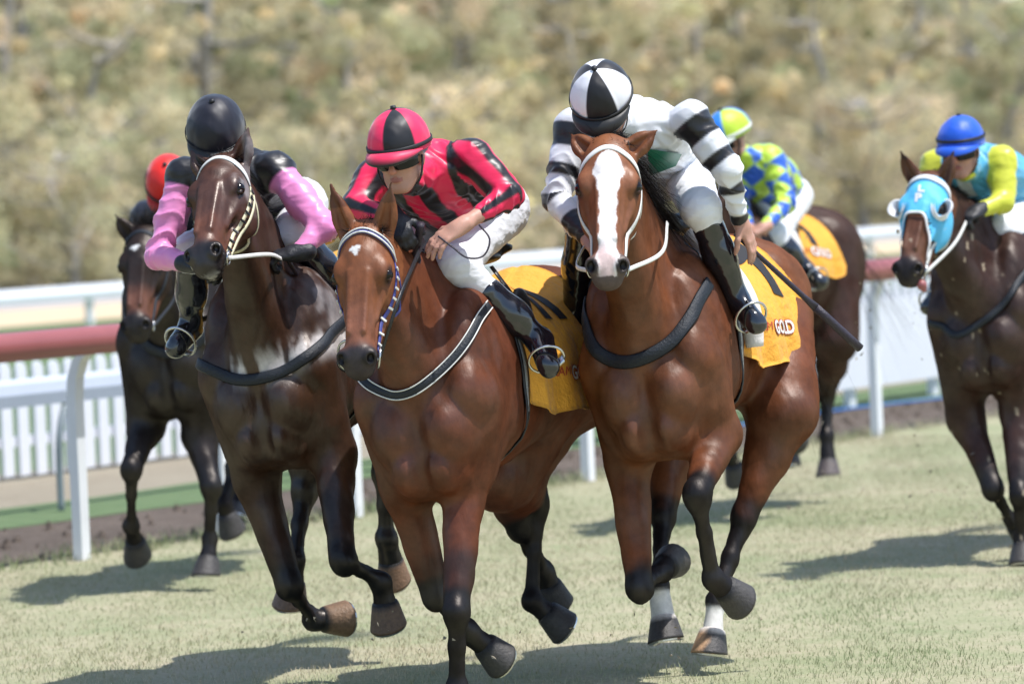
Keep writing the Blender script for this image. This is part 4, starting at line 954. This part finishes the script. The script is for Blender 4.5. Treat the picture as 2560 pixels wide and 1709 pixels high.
    mk('body', V, F, M['skin'], root, c, off=off)
    for g in G.values():
        v_, f_ = g.mesh(h); mk('glove', v_, f_, M['glove'], root, off=off)
    # ---- jacket
    K = Shape(); K.cone(nb + A(0, .02, -.01), hip + A(0, -.03, .02), .112, .118, k=.05, u=lat, su=1.5)
    K.cone(nb + nrm(hip - nb) * .06 - A(0, 0, .03), nb + (hip - nb) * .6 - A(0, 0, .03), .12, .115, k=.05, u=lat, su=1.45)
    bk = nb + (hip - nb) * .45 + A(0, 0, .05); K.ell(bk, (.16, .2, .10), k=.06)
    for i, s_ in enumerate('LR'):
        sh, el, wr = J['sh' + s_], J['el' + s_], J['wr' + s_]; cf = wr + (el - wr) * S.get('cuff', (.08, .08))[i]
        K.ell(sh, (.074, .074, .070), k=.05); K.chain([sh, el], [.064, .053], k=.035); K.chain([el, cf], [.053, .037], k=.03); K.ell(sh + (el - sh) * .5 + A(0, .01, -.01), (.056, .056, .070), k=.04)
    K.cone(H(0, -.095, -.040), nb, .060, .09, k=.03)
    v_, f_ = K.mesh(h * 1.0)
    # folds: displacement across the sleeves and the body
    N_ = vnorm(v_, f_); dsh = np.full(len(v_), 9.0); arm = np.zeros((len(v_), 2)); side = np.zeros(len(v_), int)
    for i, s_ in enumerate('LR'):
        sh, el, wr = J['sh' + s_], J['el' + s_], J['wr' + s_]; L1, L2 = np.linalg.norm(el - sh), np.linalg.norm(wr - el)
        for a, b, o_ in ((sh, el, 0), (el, wr, L1)):
            d = b - a; t = np.clip(((v_ - a) @ d) / (d @ d), 0, 1); dd = np.linalg.norm(v_ - a - t[:, None] * d, axis=1)
            m = dd < dsh; dsh[m] = dd[m]; arm[m, 0] = o_ + t[m] * np.linalg.norm(d); side[m] = i
            w_ = (v_ - a - t[:, None] * d)[m]; e1 = nrm(np.cross(d, lat + A(0, 0, .01))); e2 = np.cross(nrm(d), e1); arm[m, 1] = np.arctan2(w_ @ e1, w_ @ e2)
    # which vertices belong to a sleeve: nearer to the arm line than to the trunk surface
    tk = Shape(); tk.pr = K.pr[:3]; td = tk.eval(v_)
    ar = Shape(); ar.pr = [p for p in K.pr[3:-1]]; ad = ar.eval(v_); slv = (ad < td + S.get('slb', .0)) ; 
    wr_ = nz(v_ * A(1, 1, 1), 9, 3, 2); w2 = (1.1 - 2.2 * np.abs(np.sin(arm[:, 0] * 44 + 1.6 * np.sin(arm[:, 1] + side) + 2.2 * wr_)) ** .6) * np.clip(.6 + nz(v_, 9, 4, 2), 0, 1)
    w3 = nz(v_ * (A(1, 1, 1)), 13, 9, 2); ed = np.clip(1 - np.abs(arm[:, 0] - .28) / .14, 0, 1)
    v_ = v_ + N_ * (np.where(slv, .0062 * w2 * (.4 + ed) + .005 * w3 - .004 * np.abs(nz(v_, 16, 77, 2)), .007 * w3 + .0035 * np.sin(9 * w3 + 20 * v_[:, 2])))[:, None] * S.get('fold', 1)
    uax = nrm(hip - nb); tl_ = (v_ - nb) @ uax; tx = (v_ - nb) @ lat
    ctx = dict(V=v_, slv=slv, t=arm[:, 0], phi=arm[:, 1], side=side, tx=tx, tl=tl_, z=v_[:, 2], y=v_[:, 1], lat=lat, nb=nb, uax=uax)
    jo = mk('jacket', v_, f_, M['silk'], root, S['col'](ctx), off=off)
    if S.get('emblem'):
        g_ = 12; E = np.array(S['emblem'], float); pts = [tuple((1 - a) * (1 - b_) * E[0] + a * (1 - b_) * E[1] + a * b_ * E[2] + (1 - a) * b_ * E[3]) for a in np.linspace(0, 1, g_) for b_ in np.linspace(0, 1, g_)]
        PP = fr.hit(pts, K, .008); mk('emblem', PP, [(i * g_ + j, i * g_ + j + 1, (i + 1) * g_ + j + 1, (i + 1) * g_ + j) for i in range(g_ - 1) for j in range(g_ - 1)], M['green_silk'], jo, off=off)
    # ---- breeches and boots
    for nm, piece in (('breeches', 0), ('boot', 1)):
        if nm == 'breeches':
            Q = Shape(); Q.ell(hip, (.165, .13, .13), k=.05)
            for s_ in 'LR':
                sx = -1 if s_ == 'L' else 1; kn, an = J['kn' + s_], J['an' + s_]; hj = hip + lat * sx * .085; Q.chain([hj, kn], [.110, .072], k=.05); Q.ell(kn, (.070, .072, .068), k=.03)
                bt = S.get('boott', .30); Q.cone(kn, kn + (an - kn) * (bt + .05), .066, .056, k=.03)
            v_, f_ = Q.mesh(h); N_ = vnorm(v_, f_); w = nz(v_, 12, 21, 3); w2 = nz(v_ * A(1, 1, 2.5), 24, 22, 2); v_ = v_ + N_ * (.004 * w + .0025 * w2)[:, None]
            mk(nm, v_, f_, M['breeches'], root, off=off)
        else:
            for s_ in 'LR':
                Q = Shape(); kn, an, to = J['kn' + s_], J['an' + s_], J['to' + s_]; bt = S.get('boott', .30); d = nrm(an - kn); fd = nrm(to - an)
                dn = nrm(d - fd * (d @ fd)); sdv = np.cross(fd, dn)
                Q.cone(kn + (an - kn) * bt, kn + (an - kn) * (bt + .35), .060, .060, k=.02); Q.cone(kn + (an - kn) * (bt + .3), an, .060, .042, k=.03)
                hl = an + dn * .045; Q.ell(hl - fd * .02, (.036, .036, .040), k=.03); Q.cone(hl + fd * .01, to + dn * .035 - fd * .03, .036, .036, k=.03, u=sdv, su=1.15); Q.cone(an, to + dn * .01 - fd * .05, .038, .028, k=.03)
                v_, f_ = Q.mesh(h); N_ = vnorm(v_, f_); v_ = v_ + N_ * (.0025 * nz(v_ * A(1, 1, 1.6), 26, 31, 3))[:, None]
                bo = mk('boot', v_, f_, M['boot'], root, off=off)
                st = MB(); c0 = to - fd * .075 + dn * .06; a_ = np.linspace(-2.5, 2.5, 21); st.tube([c0 + sdv * .066 * math.sin(x) * 1.0 - dn * (.068 * math.cos(x) * 1.0 + .0) - dn * .03 for x in a_], .0055, 6); e0, e1 = c0 + sdv * .066 * math.sin(-2.5) - dn * (.068 * math.cos(-2.5) + .03), c0 + sdv * .066 * math.sin(2.5) - dn * (.068 * math.cos(2.5) + .03)
                st.strip([e0, (e0 + e1) / 2, e1], np.tile(-dn, (3, 1)), .035, .008)
                S['_stir'] = S.get('_stir', []) + [(st, c0 - dn * .098)]
    # ---- cap
    hx = S.get('hx', (.112, .128, .142)); NT, NP = 40, 96; V = []; C = []; c0 = H(0, S.get('capz', .047), -.016)
    for i in range(NT + 1):
        th = (math.pi * .56) * i / NT
        for j in range(NP):
            ph = 2 * math.pi * j / NP; gore = 1 - .014 * abs(math.cos(ph * 4)) ** 14 * math.sin(th)
            x, z, y = hx[0] * math.sin(th) * math.sin(ph) * gore, hx[2] * math.sin(th) * math.cos(ph) * gore, hx[1] * math.cos(th)
            y += -.012 * math.sin(th) ** 4 * math.cos(ph) * 0; V.append(c0 + (r * x + u * y + f * z) * sc); C.append(S['cap'](ph, th))
    V = np.array(V); F = [(i * NP + j, i * NP + (j + 1) % NP, (i + 1) * NP + (j + 1) % NP, (i + 1) * NP + j) for i in range(NT) for j in range(NP)]
    n0 = len(V); Vi = c0 + (V[-NP:] - c0) * .93; V = np.vstack([V, Vi]); C = C + [(.01, .01, .012)] * NP; F += [(NT * NP + j, NT * NP + (j + 1) % NP, n0 + (j + 1) % NP, n0 + j) for j in range(NP)]
    V = V + (V - c0) * (.022 * nz(V * A(1, 1, .7), 15, 6, 3) - .012 * np.abs(nz(V * A(1, 1, .4), 30, 7, 2)))[:, None]
    he = mk('helmet', V, F, M['helmet'], root, np.array(C), off=off)
    b = MB(); ring = []; nn = []
    for j in range(48):
        ph = 2 * math.pi * j / 48; th = math.pi * S.get('bandth', .50); v = r * hx[0] * math.sin(th) * math.sin(ph) + f * hx[2] * math.sin(th) * math.cos(ph) + u * hx[1] * math.cos(th); ring.append(c0 + v * sc * 1.02); nn.append(nrm(v))
    b.strip(ring, np.array(nn), .016, .003, closed=True); b.build('cap_band', M[S.get('band', 'rubber')], he, off=off, smooth=True)
    b = MB(); b.tube([c0 + u * (hx[1] - .004) * sc, c0 + u * (hx[1] + .01) * sc], [.012, .010], 10); b.build('button', M['rubber'] if not S.get('btn') else M[S['btn']], he, off=off, smooth=True)
    # peak
    V = []; NPk = 25
    for i, (rad, dz) in enumerate(((1.0, 0), (1.12, .004), (1.25, -.010), (1.34, -.028), (1.335, -.034), (1.2, -.020), (1.0, -.012))):
        for j in range(NPk):
            ph = R(-68) + R(136) * j / (NPk - 1); fall = math.cos(ph * 1.25) ; rr = 1 + (rad - 1) * max(fall, .05)
            V.append(c0 + (r * hx[0] * math.sin(ph) * rr + f * hx[2] * math.cos(ph) * rr + u * (-.004 + dz * (1.2 * max(fall, .2)) - .018 * (1 - math.cos(ph)))) * sc)
    F = [(i * NPk + j, i * NPk + j + 1, (i + 1) * NPk + j + 1, (i + 1) * NPk + j) for i in range(6) for j in range(NPk - 1)]
    pc = np.zeros((len(V), 3)); pc[:] = S.get('peak', (.02, .02, .02)); pc[int(S.get('pk', 4)) * NPk:] = (.015, .012, .01)
    mk('peak', V, F, M['helmet'], he, pc, off=off)
    # goggles + chin strap
    if S.get('goggles', 1):
        V = []; NG = 31
        for i in range(9):
            for j in range(NG):
                a = R(-74) + R(148) * j / (NG - 1); t = (i - 4) / 4; drop = (.024 - .010 * math.exp(-(a / .16) ** 2)) * (1 - .35 * (abs(a) / R(74)) ** 3); yy = -.006 + t * drop
                V.append(H(.086 * math.sin(a), yy, .014 + .090 * math.cos(a) - .006 * t * t))
        F = [(i * NG + j, i * NG + j + 1, (i + 1) * NG + j + 1, (i + 1) * NG + j) for i in range(8) for j in range(NG - 1)]
        go = mk('goggles', V, F, M['lens'], root, off=off)
    for s_ in (-1, 1):
        b = MB(); P = rough_curve([H(s_ * .084, .0, .0), H(s_ * .083, -.045, .02), H(s_ * .060, -.095, .03), H(0, -.125, .045)], 14); b.strip(P, np.array([nrm(p - hc) for p in P]), .013, .004); b.build('chin_strap', M['rubber'], root, off=off, smooth=True)
    print('   ', name, {k: np.round(v, 2).tolist() for k, v in J.items() if k in ('head', 'hip')}, 'arms', [round(float(np.linalg.norm(J['el' + s] - J['sh' + s])), 2) for s in 'LR'], [round(float(np.linalg.norm(J['wr' + s] - J['el' + s])), 2) for s in 'LR'], 'legs', [round(float(np.linalg.norm(J['kn' + s] - J['hip'])), 2) for s in 'LR'], [round(float(np.linalg.norm(J['kn' + s] - J['an' + s])), 2) for s in 'LR'])
    return root, J, off, he, H
def stirrups(S, hroot, G, z0):
    """irons and leathers belong to the saddle's horse"""
    for i, (st, top) in enumerate(S['_stir']):
        o = st.build('stirrup_iron', M['steel'], hroot, smooth=True); sx = (-1, 1)[i]
        b = MB(); a = A(sx * .23, .55, 1.42 * G + z0); P = rough_curve([A(sx * .12, .56, 1.60 * G + z0), a, (a + top) / 2 + A(sx * .01, 0, 0), top], 14); b.strip(P, np.tile(A(sx * .9, -.3, 0), (14, 1)), .022, .004); b.build('stirrup_leather', M['black_leather'], hroot, smooth=True)
# ---- colour schemes
def cap_solid(c): return lambda ph, th: c
def cap_quarters(a, b, n=4, sh=0.0): return lambda ph, th: a if int(((ph + sh) / (2 * math.pi) * 2 * n) % 2) == 0 else b
def bands(x, w, ph=0): return (np.floor((x + ph) / w).astype(int) % 2) == 0
BLK = A(.010, .010, .013)
def edge(x, a, b, w=.005): return ss(a - w, a + w, x) * (1 - ss(b - w, b + w, x))
def mixc(o, m, c): return o * (1 - m[:, None]) + np.asarray(c) * m[:, None]
def col_pinkstripes(c):
    o = np.tile(A(.78, .015, .085), (len(c['V']), 1)); s = c['slv'].astype(float)
    tr = ss(-.16, .16, np.sin(2 * math.pi * (c['tx'] + .012) / .124)) * (1 - s); ph = ((c['phi'] + 7.3) % 1.57); return mixc(mixc(o, tr, BLK), edge(ph, .08, .78, .10) * s, BLK)
def col_pinksleeve(c):
    o = np.tile(BLK, (len(c['V']), 1)); return mixc(o, c['slv'] * ss(.049, .061, c['t']), (.82, .27, .55))
def col_hoops(c):
    o = np.tile(A(.78, .79, .82), (len(c['V']), 1)); t = c['t']
    for a, b in ((.003, .092), (.16, .205), (.285, .325), (.42, .6)): o = mixc(o, c['slv'] * edge(t, a, b), BLK)
    return o
def col_diamonds(c):
    ye = A(.50, .72, .06); bl = A(.03, .13, .62); o = np.tile(ye, (len(c['V']), 1)); V = c['V']
    u = np.where(c['slv'], c['t'], c['z'] + V[:, 1] * .3) / .105; v = np.where(c['slv'], c['phi'] / 1.57, (V[:, 1] + V[:, 0]) / .095)
    m = ss(-.2, .2, np.sin(math.pi * (u + v * .5)) * np.sin(math.pi * (u - v * .5)) * 2); return mixc(o, m, bl)
def col_bluegold(c):
    o = np.tile(A(.10, .42, .68), (len(c['V']), 1)); o = mixc(o, c['slv'] * 1.0, (.62, .64, .05))
    return mixc(o, (~c['slv']) * edge(c['tx'], -.045, .025) * (c['tl'] < .08), (.6, .64, .68))
def col_dark(c): return np.tile(A(.015, .018, .03), (len(c['V']), 1))
# ------------------------------------------------------------------ the field
def p(x, y, b): return ('p', x, y, b)
def l(x, y, z): return ('l', x, y, z)
# ---- horse in front, right of centre: bay with the white blaze
HD = dict(cx=1640, depth=17.0, heading=17, lift=.10, g=1.0, wid=1.0, coat=(.132, .043, .018), face=(.190, .070, .030), nose=(.22, .09, .05), muzzle=(.10, .075, .07),
    label='bright bay horse with a broad white blaze and plain white browband, right of centre',
    poll=p(1521, 338, -.38), muz=p(1516, 690, -.70), yaw=3, ears=[p(1424, 334, -.30), p(1642, 326, -.28)], earf=.6, blaze=True,
    fore=[(p(1572, 1150, .20), p(1597, 1468, .08), p(1655, 1428, .36), p(1668, 1400, .50)), (p(1795, 1085, .18), p(1742, 1236, -.12), p(1782, 1445, .02), p(1842, 1492, .12))],
    hind=[(l(-.20, .98, .98), p(1657, 1285, .82), p(1645, 1462, .62), p(1666, 1592, .56)), (p(1958, 1030, .92), p(1862, 1290, .80), p(1790, 1500, .62), p(1776, 1625, .56))],
    legup=.12, socks=(2, 3), whiteband=(3,), strap='white_strap', browt=.10, hands=[p(1470, 600, -.1), p(1668, 556, .0)], sag=.03, ringr=.024, rein='white_strap',
    breast=[(1462, 800), (1482, 868), (1541, 904), (1610, 895), (1684, 850), (1728, 790), (1752, 742)], breastw=.052,
    num=('7', .60, .26, .34), goldx=.46, clen=.66, cy1=1.18, cy0=.42, flare=.09, tailn=50, padm='pad', h=.0115, mane_side=1, mlen=.17, mn=1300, msag=1.1, mup=.9, mtuft=.08, flen=.06)
JD = dict(label='person in white silks with black hooped sleeves and a black and white quartered cap',
    yaw=8, pitch=42, tilt=4, emblem=((1618, 372), (1705, 385), (1690, 415), (1625, 440)), cap=cap_quarters(A(.80, .80, .84), BLK, 3, 1.40), peak=(.02, .02, .02), col=col_hoops, cuff=(.1, .1), hx=(.116, .128, .138),
    j=dict(head=p(1508, 268, -.16), shL=p(1435, 318, .12), shR=p(1728, 300, .10), elL=p(1390, 500, .02), elR=p(1822, 425, .10), wrL=p(1475, 600, -.12), wrR=p(1852, 556, .22),
        hip=p(1655, 420, .72), knL=p(1455, 540, .20), knR=p(1752, 520, .16), anL=p(1436, 790, .34), anR=p(1842, 742, .30), toL=p(1385, 852, .20), toR=p(1898, 806, .20)),
    handL=dict(to=p(1500, 625, -.2), pn=(0, .3, -1), th=-1), handR=dict(to=p(1890, 630, .26), pn=(-1, .2, -.1), th=1, curl=.28, spread=.02), boott=.18)
# ---- centre: bay with a star, white and blue browband
HC = dict(cx=1070, depth=16.5, heading=20, lift=.02, coat=(.108, .032, .014), face=(.195, .068, .028), nose=(.22, .085, .05), muzzle=(.035, .028, .03),
    label='red bay horse with a small white star and striped browband, in the centre',
    poll=p(903, 560, -.36), muz=p(884, 925, -.58), yaw=16, ears=[p(827, 462, -.33), p(978, 455, -.33)], earf=1, star=(-.015, .11, .020), starx=1.0,
    fore=[(p(1010, 1210, .15), p(1092, 1490, .22), p(1168, 1575, .42), p(1246, 1640, .52)), (p(1165, 1180, .12), p(1140, 1530, -.10), p(1143, 1720, -.06), p(1138, 1845, -.14))],
    hind=[(l(-.20, 1.0, .96), l(-.16, 1.28, .60), l(-.17, 1.50, .40), l(-.15, 1.56, .28)), (p(1255, 1190, 1.0), p(1337, 1255, 1.35), p(1331, 1500, 1.30), p(1404, 1560, 1.36))],
    strap='blue_strap', browt=.07, hands=[p(1020, 580, .0), p(1060, 600, .02)], sag=.02, ringr=.036, loops=True,
    breast=[(900, 935), (925, 965), (984, 988), (1050, 968), (1137, 892), (1180, 828), (1200, 790)], breastw=.036, breastedge=True, tailn=60, breastm='navy_strap',
    num=('11', .45, .22, .26), goldx=.50, clen=.70, cy1=1.18, padm=None, h=.0115, legup=.3, fdir=(0, .1, .1, .9), flen=.07, mtuft=.06, mup=.6, mlen=.08, mn=500, mane_side=-1, rv=[None, p(1000, 740, -.42)])
JC = dict(label='person in bright pink and black striped silks and cap',
    yaw=20, pitch=13, tilt=3, cap=cap_quarters(A(.80, .02, .10), BLK, 3, 1.15), peak=(.80, .03, .10), pk=3, col=col_pinkstripes, cuff=(.3, .42),
    j=dict(head=p(1000, 392, -.16), shL=p(938, 445, .10), shR=p(1180, 395, .12), elL=p(890, 520, .0), elR=p(1276, 488, .10), wrL=p(985, 545, -.10), wrR=p(1152, 566, -.10),
        hip=p(1200, 530, .75), knL=p(950, 640, .30), knR=p(1142, 662, .22), anL=p(900, 860, .45), anR=p(1335, 838, .36), toL=p(860, 900, .35), toR=p(1362, 925, .24)),
    handL=dict(to=p(1025, 625, -.16), pn=(.3, .2, -1), th=-1, glove=1, curl=1.0), handR=dict(to=p(1070, 618, -.18), pn=(-.35, .25, -.75), th=1, curl=.42, spread=.30), boott=.40)
# ---- left of centre: dark brown horse streaked with sweat
HB = dict(cx=680, depth=17.4, heading=17, lift=.10, coat=(.042, .019, .012), face=(.060, .025, .016), nose=(.12, .045, .026), muzzle=(.016, .013, .014),
    label='dark brown horse streaked with white sweat, nose lifted, left of centre',
    poll=p(540, 378, -.30), muz=p(494, 648, -.73), yaw=22, ears=[p(478, 378, -.24), p(620, 322, -.27)], earf=1, sweat=True,
    fore=[(p(640, 1190, .15), p(722, 1462, .10), p(782, 1550, .34), p(852, 1545, .42)), (p(832, 1130, .12), p(858, 1400, -.10), p(952, 1455, .06), p(972, 1552, .10))],
    hind=[(l(-.2, .98, .98), p(762, 1222, .95), p(736, 1400, .80), p(728, 1500, .82)), (l(.2, .98, .98), p(960, 1180, .95), p(966, 1345, .98), p(985, 1440, 1.06))],
    strap='white_strap', cheek='cream', loops=True, double=True, browt=.08, hands=[p(560, 660, -.1), p(706, 648, -.08)], rein='white_strap', sag=-.01, ringr=.024,
    breast=[(500, 885), (530, 925), (600, 950), (680, 938), (760, 896), (812, 855), (835, 825)], breastw=.045,
    num=('8', .45, .25, .26), clen=.5, padm='pad', h=.0115, hooftint={0: (.20, .12, .07), 1: (.13, .08, .05), 3: (.22, .13, .08), 2: (.16, .10, .07)}, legup=.45, fdir=(0, .0, .1, .9), flen=.07, mup=.8, mtuft=.07, mlen=.08, mn=400)
JB = dict(label='person in black silks with shiny pink sleeves and a black cap, face hidden',
    yaw=6, pitch=38, cap=cap_solid(A(.008, .008, .016)), peak=(.02, .02, .02), col=col_pinksleeve, cuff=(.1, .1), bandth=.52,
    j=dict(head=p(541, 352, -.12), shL=p(462, 440, .14), shR=p(690, 425, .14), elL=p(394, 640, .02), elR=p(808, 568, .05), wrL=p(478, 660, -.15), wrR=p(744, 632, -.05),
        hip=p(700, 520, .74), knL=p(480, 630, .22), knR=p(735, 580, .18), anL=p(478, 800, .34), anR=p(870, 740, .34), toL=p(428, 868, .2), toR=p(905, 800, .25)),
    handL=dict(to=p(540, 665, -.18), pn=(.3, .2, -1), th=-1, glove=1), handR=dict(to=p(672, 640, -.08), pn=(-.2, .3, -1), th=1, curl=1.1, glove=1), boott=.25)
# ---- far left: near-black horse
HA = dict(cx=440, depth=22.0, heading=17, lift=.08, coat=(.013, .009, .008), face=(.022, .013, .010), nose=(.15, .055, .030), muzzle=(.014, .012, .013),
    label='nearly black horse with a spiky forelock beside the left running rail',
    poll=p(350, 562, -.38), muz=p(330, 834, -.66), yaw=20, ears=[p(288, 536, -.36), p(425, 540, -.34)], star=(-.01, .135, .014), starx=.6,
    fore=[(p(365, 1065, .12), p(328, 1172, -.15), p(328, 1315, .02), p(345, 1378, .14)), (p(500, 1090, .12), p(528, 1215, -.02), p(524, 1345, .05), p(518, 1432, .0))],
    hind=[(l(-.2, .98, .98), l(-.18, 1.20, .62), l(-.16, 1.10, .38), l(-.15, 1.0, .28)), (l(.2, .98, .98), p(590, 1170, .9), p(560, 1260, .8), p(580, 1318, .85))],
    strap='navy_strap', browt=.08, hands=[p(340, 640, .1), p(440, 650, .1)], sag=.02, ringr=.022, loops=False, fdir=(0, -.8, .1, .9), flen=.14, mup=1.0, mtuft=.17,
    breast=[(350, 830), (372, 868), (420, 885), (480, 868), (530, 820)], breastw=.05, padm=None, h=.014)
JA = dict(label='person in a bright red cap and dark silks, mostly hidden behind the dark brown horse',
    yaw=8, pitch=50, cap=cap_solid(A(.72, .018, .012)), peak=(.6, .02, .015), col=col_dark, h=.010, bandth=.46,
    j=dict(head=p(424, 476, -.02), shL=p(365, 540, .16), shR=p(500, 530, .16), elL=p(350, 620, .1), elR=p(540, 610, .1), wrL=p(365, 665, .0), wrR=p(480, 665, .0),
        hip=p(480, 575, .74), knL=p(365, 670, .25), knR=p(560, 680, .24), anL=p(400, 810, .45), anR=p(600, 800, .35), toL=p(345, 850, .3), toR=p(625, 840, .25)),
    handL=dict(to=p(385, 680, -.05), pn=(.3, .2, -1), th=-1), handR=dict(to=p(460, 680, -.05), pn=(-.3, .2, -1), th=1))
# ---- right, further back: dark horse with the diamond silks
HE = dict(cx=1835, depth=24.6, heading=24, lift=.12, coat=(.040, .018, .013), face=(.05, .025, .016), muzzle=(.02, .018, .02),
    label='dark brown horse further back behind the blazed bay, rump and yellow cloth showing',
    poll=p(1770, 470, -.36), muz=p(1720, 640, -.70), yaw=10, ears=[None, None],
    fore=[(l(-.17, .2, 1.05), l(-.16, .02, .62), l(-.14, .15, .38), l(-.14, .22, .26)), (l(.17, .2, 1.05), l(.17, .08, .62), l(.15, .35, .50), l(.14, .46, .42))],
    hind=[(l(-.18, 1.05, .98), p(1990, 985, 1.40), p(1972, 1090, 1.36), p(1974, 1160, 1.30)), (p(2085, 850, 1.15), p(2066, 985, 1.50), p(2066, 1090, 1.42), p(2072, 1182, 1.38))],
    strap='navy_strap', hands=[p(1840, 590, .1), p(1890, 590, .1)], num=('7', .42, .26, .30), clen=.56, cy1=1.08, goldx=.42, padm='pad', h=.014, hooftint={3: (.10, .08, .08)}, tailx=.25, tailn=90)
JE = dict(label='person in blue and yellow-green diamond silks with a quartered cap, behind the blazed bay',
    yaw=48, pitch=22, cap=cap_quarters(A(.50, .70, .05), A(.03, .22, .75), 2, 2.3), peak=(.7, .75, .7), col=col_diamonds, h=.0085, cuff=(.05, .05), band='white_plastic',
    j=dict(head=p(1822, 352, .05), shL=p(1835, 425, .28), shR=p(1925, 400, .30), elL=p(1850, 520, .2), elR=p(1968, 505, .22), wrL=p(1870, 570, .0), wrR=p(1912, 568, -.02),
        hip=p(1948, 500, .78), knL=p(1800, 590, .35), knR=p(1935, 590, .25), anL=p(1780, 700, .5), anR=p(2012, 668, .36), toL=p(1760, 740, .4), toR=p(2052, 705, .26)),
    handL=dict(to=p(1880, 590, -.08), pn=(.3, .2, -1), th=-1), handR=dict(to=p(1880, 582, -.08), pn=(-.3, .3, -1), th=1), boott=.12)
# ---- far right: hooded horse
HF = dict(cx=2475, depth=21.6, heading=19, lift=.05, coat=(.036, .016, .012), face=(.10, .038, .020), nose=(.14, .06, .035), muzzle=(.022, .018, .020), hood=True, mud=True,
    label='mud-flecked dark horse in a light blue hood with white blinker cups, at the right edge',
    poll=p(2315, 428, -.40), muz=p(2258, 690, -.72), yaw=20, ears=[p(2251, 376, -.42), p(2384, 378, -.38)],
    fore=[(p(2415, 1045, .12), p(2482, 1220, -.02), p(2528, 1300, .14), p(2560, 1330, .22)), (p(2545, 1030, .12), p(2550, 1240, -.10), p(2556, 1345, -.02), p(2560, 1400, -.05))],
    hind=[(l(-.2, .98, .98), l(-.18, 1.30, .66), l(-.16, 1.45, .40), l(-.15, 1.52, .30)), (l(.2, .98, .98), l(.18, 1.2, .66), l(.16, 1.3, .40), l(.15, 1.35, .30))],
    strap='white_strap', double=False, hands=[p(2360, 560, -.15), p(2420, 545, -.12)], rein='white_strap', sag=.0, rv=[None, p(2385, 610, -.4)], ringr=.036, forelock=0, mlen=.08, mn=400,
    breast=[(2355, 815), (2375, 832), (2400, 836), (2464, 800), (2520, 745), (2545, 705)], breastw=.035, padm=None, h=.0125, tongue=True, clen=.6)
JF = dict(label='person in light blue silks with yellow sleeves, dark goggles and a plain blue cap',
    yaw=18, pitch=10, cap=cap_solid(A(.012, .10, .62)), peak=(.012, .10, .60), col=col_bluegold, h=.0075, cuff=(.02, .02), hx=(.112, .122, .138), slb=.0, bandth=.45,
    j=dict(head=p(2402, 378, -.10), shL=p(2340, 412, .16), shR=p(2505, 402, .14), elL=p(2330, 470, .1), elR=p(2508, 505, .06), wrL=p(2385, 535, -.05), wrR=p(2446, 527, -.08),
        hip=p(2555, 500, .74), knL=p(2385, 575, .25), knR=p(2508, 572, .20), anL=p(2345, 725, .40), anR=p(2612, 665, .36), toL=p(2318, 765, .28), toR=p(2645, 722, .25)),
    handL=dict(to=p(2400, 545, -.1), pn=(.2, .2, -1), th=-1, glove=1), handR=dict(to=p(2420, 540, -.14), pn=(-.2, .4, -1), th=1, curl=1.1, glove=1), boott=.28)
def whip(pa, pb, root_fr, label, thick=(.009, .006, .011)):
    a, b_ = pa, pb; P = np.array([a + (b_ - a) * t for t in np.linspace(0, 1, 12)]); rr = np.interp(np.linspace(0, 1, 12), [0, .2, .45, .6, .62, 1], [thick[0], thick[0], thick[1], thick[1], thick[2], thick[2]])
    o = root_fr.w(a); root = empty('riding_whip', o); W = root_fr.w(P) - o; b = MB(); b.tube(W[:8], rr[:8], 8); b.build('shaft', M['whip'], root, smooth=True); b = MB(); b.tube(W[7:], rr[7:] * 1.05, 8); b.build('padded_flap', M['whip'], root, smooth=True)
    tag(root, label, 'riding whip')
PAIRS = [(HA, JA), (HB, JB), (HC, JC), (HD, JD), (HE, JE), (HF, JF)]
OUT = []
for k, (hsx, js) in enumerate(PAIRS):
    fr, hroot, HB_, G, z0, HH = horse('ABCDEF'[k], hsx); r_ = jockey('jockey' + 'ABCDEF'[k], js, fr); stirrups(js, hroot, G, z0); OUT.append((fr, hroot, HH, r_, HB_)); print('t', round(time.time() - T0, 1))
# horse F: tongue out; jockey D: green emblem; whips
fr, hr, HH, _, _b = OUT[5]
T = Shape(); T.cone(HH(.03, .56, -.11), HH(.052, .585, -.105), .018, .020, k=.02); T.cone(HH(.052, .585, -.105), HH(.06, .60, -.125), .020, .012, k=.02); v_, f_ = T.mesh(.005); mk('tongue', v_, f_, M['tongue'], hr)
frD = OUT[3][0]; frC = OUT[2][0]; frB = OUT[1][0]
whip(frD.p(1838, 585, .24), frD.p(2150, 870, .62), frD, 'long dark whip held out to the side by the jockey in white silks', (.010, .0115, .017))
whip(frC.p(1052, 560, -.1), frC.p(1030, 700, .05), frC, 'short black padded whip held upright by the jockey in pink and black stripes', (.016, .016, .022))
cr_ = empty('x', (0, 0, 0)); bpy.data.objects.remove(cr_)
wl_ = MB(); wl_.tube(rough_curve([OUT[2][0].w(OUT[2][0].p(*q)) for q in ((1198, 562, -.1), (1224, 598, -.12), (1209, 639, -.14), (1168, 644, -.16), (1132, 618, -.16), (1095, 590, -.18))], 30), .0036, 6)
wc_ = wp_ if False else [o for o in bpy.data.objects if o.name.startswith('riding_whip')][-1]
wl_.build('wrist_loop', M['violet'] if False else M['whip'], wc_, smooth=True, off=tuple(wc_.location))
whip(frB.p(706, 628, -.05), frB.p(830, 830, .45), frB, 'thin dark whip slanting down from the black glove of the pink-sleeved jockey')
